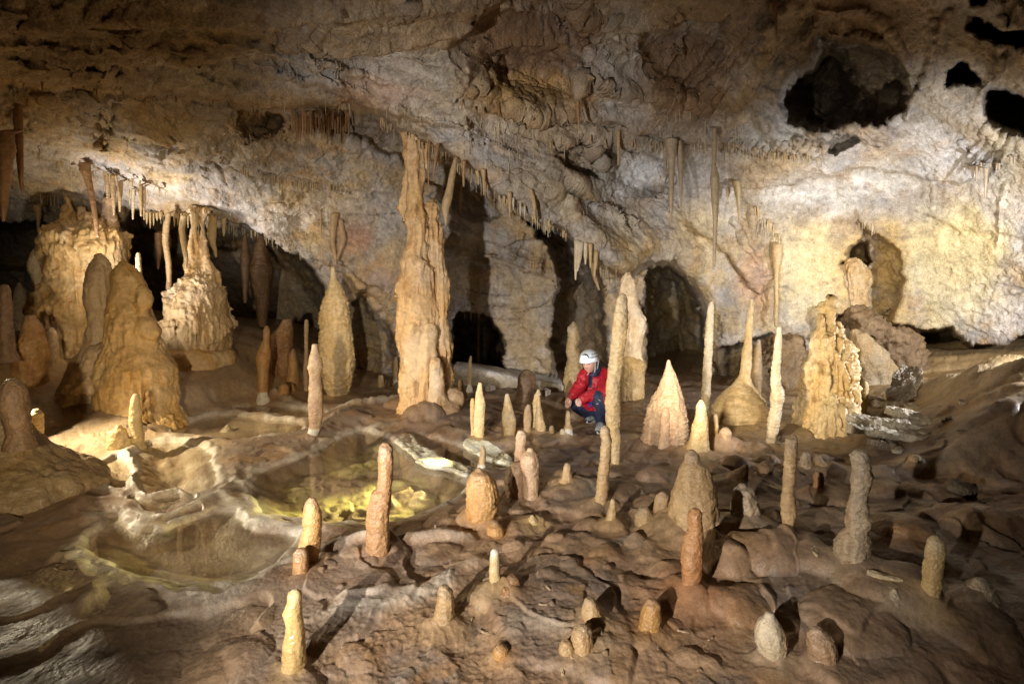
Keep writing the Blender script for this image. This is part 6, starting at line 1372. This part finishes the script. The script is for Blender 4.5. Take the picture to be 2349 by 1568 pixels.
put(np.exp(-((np.abs(s_) - .42) / .22) ** 2 - ((u_ - .19) / .04) ** 2) * (f_ > .3), (.40, .28, .22), .8)
M_SKIN = rock_mat('skin', rough=.5, bump=.05, scales=(200, 400), var=.08, spec=.4, speck=.03)
M_RED = plain('red_nylon', (.36, .010, .018), .5, .4, .5, 38); M_NAVY = plain('navy_nylon', (.022, .028, .06), .6, .3, .5, 40)
M_HELM = plain('white_plastic', (.60, .62, .64), .35, .5, 0, 30); M_GREYF = plain('grey_webbing', (.30, .30, .30), .7, .3, .2, 90)
M_SHOE = plain('shoe_mesh', (.28, .30, .32), .7, .3, .3, 90); M_SOLE = plain('white_rubber', (.6, .6, .58), .6, .3, 0, 40); M_BLK = plain('black_rubber', (.02, .022, .026), .55, .4, .1, 60)
M_BLUE = plain('blue_webbing', (.02, .05, .30), .6, .3, .1, 90); M_HAIR = plain('grey_hair', (.26, .23, .21), .7, .2, .6, 120); M_CHALK = plain('dried_mud', (.45, .42, .36), .9, .1, 0, 60)
M_LED = plain('lit_headlamp', (.62, .86, 1.0), .3, .5, 0, 30, emit=26); M_LAMPB = plain('grey_plastic', (.07, .08, .10), .4, .5, 0, 40)
base = E3(740, 1420, -.05); gx, gy, gz = ground_at(*fr('E', 740, 1440)); base[2] = gz
MAN = tag(empty('person', base), 'crouching man in a red jacket, dark trousers and white helmet with a lit headlamp', 'person')
mk('body', Vb, Fb, M_SKIN, cs, parent=MAN)
def cloth(name, parts, vox, mat, amp, sc, seed, parent=MAN, stretch=(1, 1, 1)):
    V, F, N = skin(parts, vox)
    x, y, z = V.T
    d = amp * fbm(x * stretch[0] + seed, y * stretch[1], z * stretch[2], sc, 3, .5, 1)
    return mk(name, V + N * d[:, None], F, mat, None, parent=parent)
jk = [tube([E3(725, 585, .05), E3(715, 640, .04), E3(735, 760, .03), E3(775, 880, .06), E3(810, 985, .10)], [.115, .165, .168, .155, .15], 20, .78),
      tube([E3(655, 585, .03), E3(680, 680, .0), E3(715, 800, .0)], [.075, .10, .10], 16, .9),
      tube([E3(690, 610, .05), shR, E3(510, 690, -.07), elR, E3(385, 865, -.16), E3(338, 915, -.19)], [.09, .082, .078, .072, .062, .048], 18),
      tube([E3(740, 600, .06), shL, E3(865, 710, -.08), elL, E3(730, 885, -.28), E3(600, 925, -.33), E3(510, 955, -.352)], [.09, .088, .092, .088, .076, .064, .050], 18),
      tube([E3(880, 850, .06), E3(870, 940, .08)], [.09, .07]), tube([E3(580, 600, .0), E3(700, 585, .06), E3(800, 560, .06), E3(860, 600, .03)], [.07, .075, .085, .085], 16)]
JK = cloth('jacket', jk, .007, M_RED, .012, 11, 3, stretch=(1.2, 1, .9))
cf = cloth('cuff', [tube([E3(345, 905, -.186), E3(330, 922, -.193)], [.049, .044])], .007, M_NAVY, .001, 20, 4, JK)
cl = cloth('collar', [tube([E3(742, 440, .04), E3(722, 505, .02), E3(705, 575, -.02)], [.050, .056, .062], 18, 1), tube([E3(792, 448, .04), E3(768, 500, -.04), E3(712, 560, -.085), E3(655, 592, -.085)], [.018, .026, .028, .020], 14, .8)], .006, M_NAVY, .003, 20, 5, JK)
dgp = bpy.context.evaluated_depsgraph_get()
from mathutils.bvhtree import BVHTree
def patch(name, ob, pts, mat, parent, off=.005, n=10):
    """thin cloth strip laid on the surface of ob; pts = rows of (xl, xr, y) in face-on coordinates"""
    bv = BVHTree.FromPolygons([v.co for v in ob.data.vertices], [p.vertices for p in ob.data.polygons])
    ys = np.array([p[2] for p in pts], float); yy = np.linspace(ys[0], ys[-1], 26); V = []; m = 8
    last = None
    for y in yy:
        l = np.interp(y, ys, [p[0] for p in pts]); r = np.interp(y, ys, [p[1] for p in pts])
        for x in np.linspace(l, r, m):
            d = Vector(E3(x, y)) - Vector(CAM); d.normalize()
            h = bv.ray_cast(Vector(CAM), d)
            q = (h[0] if h[0] else (last if last else Vector(E3(x, y)))); last = q
            V.append(np.array(q) - np.array(d) * off)
    V = np.array(V); k = len(V); F = gridfaces(26, m)
    back = V + np.array((Vector(V[k // 2]) - Vector(CAM)).normalized()) * .02
    e = [i for i in range(m)] + [i * m + m - 1 for i in range(1, 26)] + [25 * m + i for i in range(m - 2, -1, -1)] + [i * m for i in range(24, 0, -1)]
    e = np.array(e); e2 = np.roll(e, -1)
    return mk(name, np.concatenate([V, back]), np.concatenate([F[:, ::-1], F + k, np.stack([e, e2, e2 + k, e + k], 1)]), mat, parent=parent)
patch('zip_panel', JK, [(606,668,588),(600,664,640),(598,660,700),(612,650,785)], M_NAVY, JK)
tr = [tube([E3(810, 1000, .10), pel, E3(800, 1130, .10)], [.14, .155, .13], 18),
      tube([pel, hipR, E3(540, 1060, -.02), knR, ], [.11, .10, .088, .066], 18), tube([knR, E3(430, 1090, -.04), E3(540, 1160, .06), E3(640, 1222, .16)], [.064, .066, .066, .056], 18),
      tube([pel, hipL, E3(800, 990, -.15), knL], [.11, .105, .092, .074], 18), tube([knL, E3(762, 1060, -.33), E3(785, 1210, -.29), E3(802, 1322, -.26)], [.072, .074, .066, .060], 18)]
TR = cloth('trousers', tr, .009, M_NAVY, .007, 12, 8)
patch('red_lining', TR, [(500,600,985),(470,640,1020),(520,690,1080),(600,720,1150)], M_RED, TR, .006)
patch('thigh_strap', TR, [(622,655,965),(612,660,1030),(606,655,1095)], M_BLUE, TR, .010)
patch('side_stripe', TR, [(822,850,880),(832,860,960),(846,862,1060)], M_RED, TR, .005)
patch('mud_smear', TR, [(735,742,1030),(722,765,1036),(728,748,1042)], M_CHALK, TR, .004)
patch('mud_smear', TR, [(742,750,962),(760,775,975),(785,800,990)], M_CHALK, TR, .004)
def shoe(toe, heel, ank, seed):
    mid = .5 * (toe + heel)
    s = cloth('shoe', [tube([heel + [0, 0, .045], mid + [0, 0, .050], toe + [0, 0, .034]], [.042, .044, .034], 16), tube([heel + [0, 0, .05], .5 * (heel + ank) + [0, 0, .03], ank], [.042, .046, .046], 16)], .007, M_SHOE, .002, 30, seed)
    cloth('sole', [tube([heel + [0, 0, .010], mid + [0, 0, .010], toe + [0, 0, .012]], [.042, .045, .036], 16, .42)], .006, M_SOLE, .0, 30, seed, s)
    cloth('toe_cap', [tube([toe + (mid - toe) * .25 + [0, 0, .030], toe + [0, 0, .026]], [.039, .034], 14, .9)], .006, M_BLK, .0, 30, seed, s)
    return s
shoe(E3(600, 1322, .04), E3(705, 1300, .18), E3(672, 1235, .17), 11)
shoe(E3(752, 1488, -.42), E3(815, 1400, -.24), E3(806, 1335, -.255), 12)
# ---- helmet: shell, rim, vents, straps, headlamp
th = np.linspace(0, math.pi / 2 * 1.08, 18); ph = np.linspace(0, 2 * math.pi, 48, endpoint=False)
def hel(t, p, k=1.0):
    r = np.array([np.sin(t) * np.cos(p) * .140 * k, np.sin(t) * np.sin(p) * .112 * k, np.cos(t) * .124 * k])
    r[0] += .012 * np.sin(t)
    return Hc + fw * (r[0] - .004) + sd * r[1] + up * (r[2] + .044)
V = np.array([hel(t, p, 1 + .012 * math.cos(4 * p) * math.sin(t)) for t in th for p in ph]); n_ = len(th)
V2 = np.array([hel(t, p, .94) for t in th for p in ph])
F1 = gridfaces(n_, 48, True); F2 = F1[:, ::-1] + len(V); j = np.arange(48); j1 = (j + 1) % 48; o1 = (n_ - 1) * 48
F3 = np.stack([o1 + j, o1 + j1, o1 + j1 + len(V), o1 + j + len(V)], 1)[:, ::-1]
HEL = mk('helmet', np.concatenate([V, V2]), np.concatenate([F1, F2, F3]), M_HELM, parent=MAN)
mk('brim', *tube([hel(1.66, p, 1.005) for p in np.linspace(0, 2 * math.pi, 33)], [.0075] * 33, 8, 1, 2), M_HELM, parent=HEL)
for p0 in (.95, 1.25, 1.55, 1.85):
    for tt_ in (.95,):
        mk('vent', *tube([hel(tt_, p0, 1.004), hel(tt_ + .02, p0 + .12, 1.004)], [.006, .005], 8, .6), M_BLK, parent=HEL)
mk('vent', *tube([hel(1.35, 1.7, 1.004), hel(1.36, 1.82, 1.004)], [.009, .008], 8, .6), M_BLK, parent=HEL)
mk('chin_strap', *tube([hel(1.62, 1.15, .98), H(.03, .081, -.06), H(.045, .058, -.125), H(.06, 0, -.135)], [.009, .010, .010, .008], 8, .6), M_GREYF, parent=HEL)
mk('chin_strap', *tube([hel(1.62, 1.9, .98), H(-.02, .084, -.06), H(.035, .066, -.115)], [.009, .010, .009], 8, .6), M_GREYF, parent=HEL)
mk('chin_strap', *tube([H(.06, .0, -.135), E3(612, 555, -.14), E3(590, 582, -.15)], [.006, .008, .007], 8, .5), M_GREYF, parent=HEL)
cloth('hair', [tube([H(-.035, -.071, .03), H(-.05, -.071, -.02), H(-.075, -.055, -.05)], [.018, .020, .016], 12, .7), tube([H(-.035, .071, .03), H(-.06, .06, -.04)], [.018, .02], 12, .7), tube([H(-.09, -.04, .0), H(-.095, 0, -.01), H(-.09, .04, 0)], [.02, .022, .02])], .006, M_HAIR, .002, 30, 13)
LB = hel(1.12, .12, 1.0); dl = fw * .95 + sd * .30 - up * .22; dl /= np.linalg.norm(dl)
LP = mk('headlamp', *tube([LB - dl * .01, LB + dl * .012, LB + dl * .03, LB + dl * .036], [.036, .040, .036, .030], 20), M_LAMPB, parent=HEL)
mk('lens', *ell(LB + dl * .060, [np.cross(dl, up) * .040, np.cross(np.cross(dl, up), dl) * .040, dl * .014], 20, 10), M_LED, parent=LP)
mk('lamp_strap', *tube([hel(1.25, p, 1.012) for p in np.linspace(.25, 2 * math.pi - .25, 25)], [.010] * 25, 8, .35, 2), M_GREYF, parent=HEL)
BUILD[0] = True
build_floor()
# ================================================================= CAMERA, LIGHT, RENDER
cam = bpy.data.cameras.new('camera'); co = bpy.data.objects.new('camera', cam); COL.objects.link(co)
co.location = (0, 0, CAMZ); co.rotation_euler = (math.pi / 2 - DEL, 0, 0)
cam.sensor_width = 36; cam.lens = FP / 2349 * 36; cam.clip_start = .05; cam.clip_end = 200
scene.camera = co
w = bpy.data.worlds.new('World'); scene.world = w; w.use_nodes = True
bg = w.node_tree.nodes['Background']; bg.inputs[0].default_value = (.9, .75, .55, 1); bg.inputs[1].default_value = .004

def lamp(name, kind, loc, target, power, color=(1, .93, .82), size=.12, angle=70, blend=.6):
    l = bpy.data.lights.new(name, kind); l.energy = power; l.color = color
    if kind == 'SPOT':
        l.spot_size = math.radians(angle); l.spot_blend = blend; l.shadow_soft_size = size
    elif kind == 'POINT': l.shadow_soft_size = size
    elif kind == 'AREA': l.size = size
    o = bpy.data.objects.new(name, l); COL.objects.link(o); o.location = loc
    d = Vector(target) - Vector(loc); o.rotation_euler = d.to_track_quat('-Z', 'Y').to_euler()
    return o
def gp(px, py, Y): return tuple(float(v) for v in at(px, py, Y))
WARM = (1, .86, .66); COOL = (.95, .96, 1.0)
# unseen lamps standing in for the cavers' flashes, some added as fill
WARM = (1, .92, .82)
lamp('lamp_left_hand', 'SPOT', (-1.6, -.8, 1.3), (.5, 3.7, .05), 900, WARM, .03, 57, 1)
lamp('lamp_hall', 'SPOT', (-2.1, -.2, 1.0), gp(1230, 615, 9), 1600, (1, .97, .94), .08, 58, 1)
lamp('lamp_hall_left', 'SPOT', (-.9, -.4, 1.3), gp(540, 770, 8), 1050, (1, .83, .56), .06, 46, 1)  # second hall spot, added to brighten the left formations
lamp('lamp_left_back', 'SPOT', (-5.9, 7.4, 1.0), (-5.3, 8.7, 2.7), 170, (1, .88, .70), .06, 125, 1)
lamp('lamp_left_ceiling', 'SPOT', (-5.6, 7.2, 1.6), gp(440, 470, 8.8), 230, (.97, .96, 1), .05, 95, 1)  # extra spot added to brighten the low left ceiling
lamp('lamp_left_side', 'SPOT', (-5.35, 5.4, 1.25), gp(400, 1020, 5.5), 480, (1, .86, .60), .04, 100, .6)
lamp('lamp_right_side', 'SPOT', (6.2, 4.9, 1.6), gp(2080, 660, 9.0), 740, (.88, .92, 1), .05, 112, .8)
lamp('lamp_right_bank', 'SPOT', (6.2, 4.7, 1.5), (4.2, 5.8, .4), 650, (.97, .97, 1), .04, 75, .8)
lamp('lamp_right_wall', 'SPOT', (4.0, 5.9, 2.0), gp(2030, 540, 9.0), 320, (1, .95, .84), .06, 100, 1)
lamp('lamp_front_right', 'SPOT', (.96, 3.6, 1.06), (3.1, 7.2, 1.15), 430, (1, .88, .66), .05, 66, 1)
lamp('pool_torch', 'SPOT', (-.35, 5.75, .40), gp(880, 1110, 4.7), 620, (1, .92, .42), .03, 40, 1)
hl = lamp('headlamp_beam', 'SPOT', tuple(LB + dl * .07), (-.28, 5.78, .06), 260, (.92, .97, 1), .02, 24, .8)

scene.view_settings.view_transform = 'Standard'; scene.view_settings.look = 'None'
scene.view_settings.exposure = .3; scene.view_settings.gamma = 1
scene.cycles.use_denoising = True
try: scene.cycles.denoiser = 'OPENIMAGEDENOISE'
except Exception: pass
scene.cycles.max_bounces = 6; scene.cycles.diffuse_bounces = 3; scene.cycles.transparent_max_bounces = 12
scene.cycles.sample_clamp_indirect = 4
scene.cycles.caustics_reflective = False; scene.cycles.caustics_refractive = False
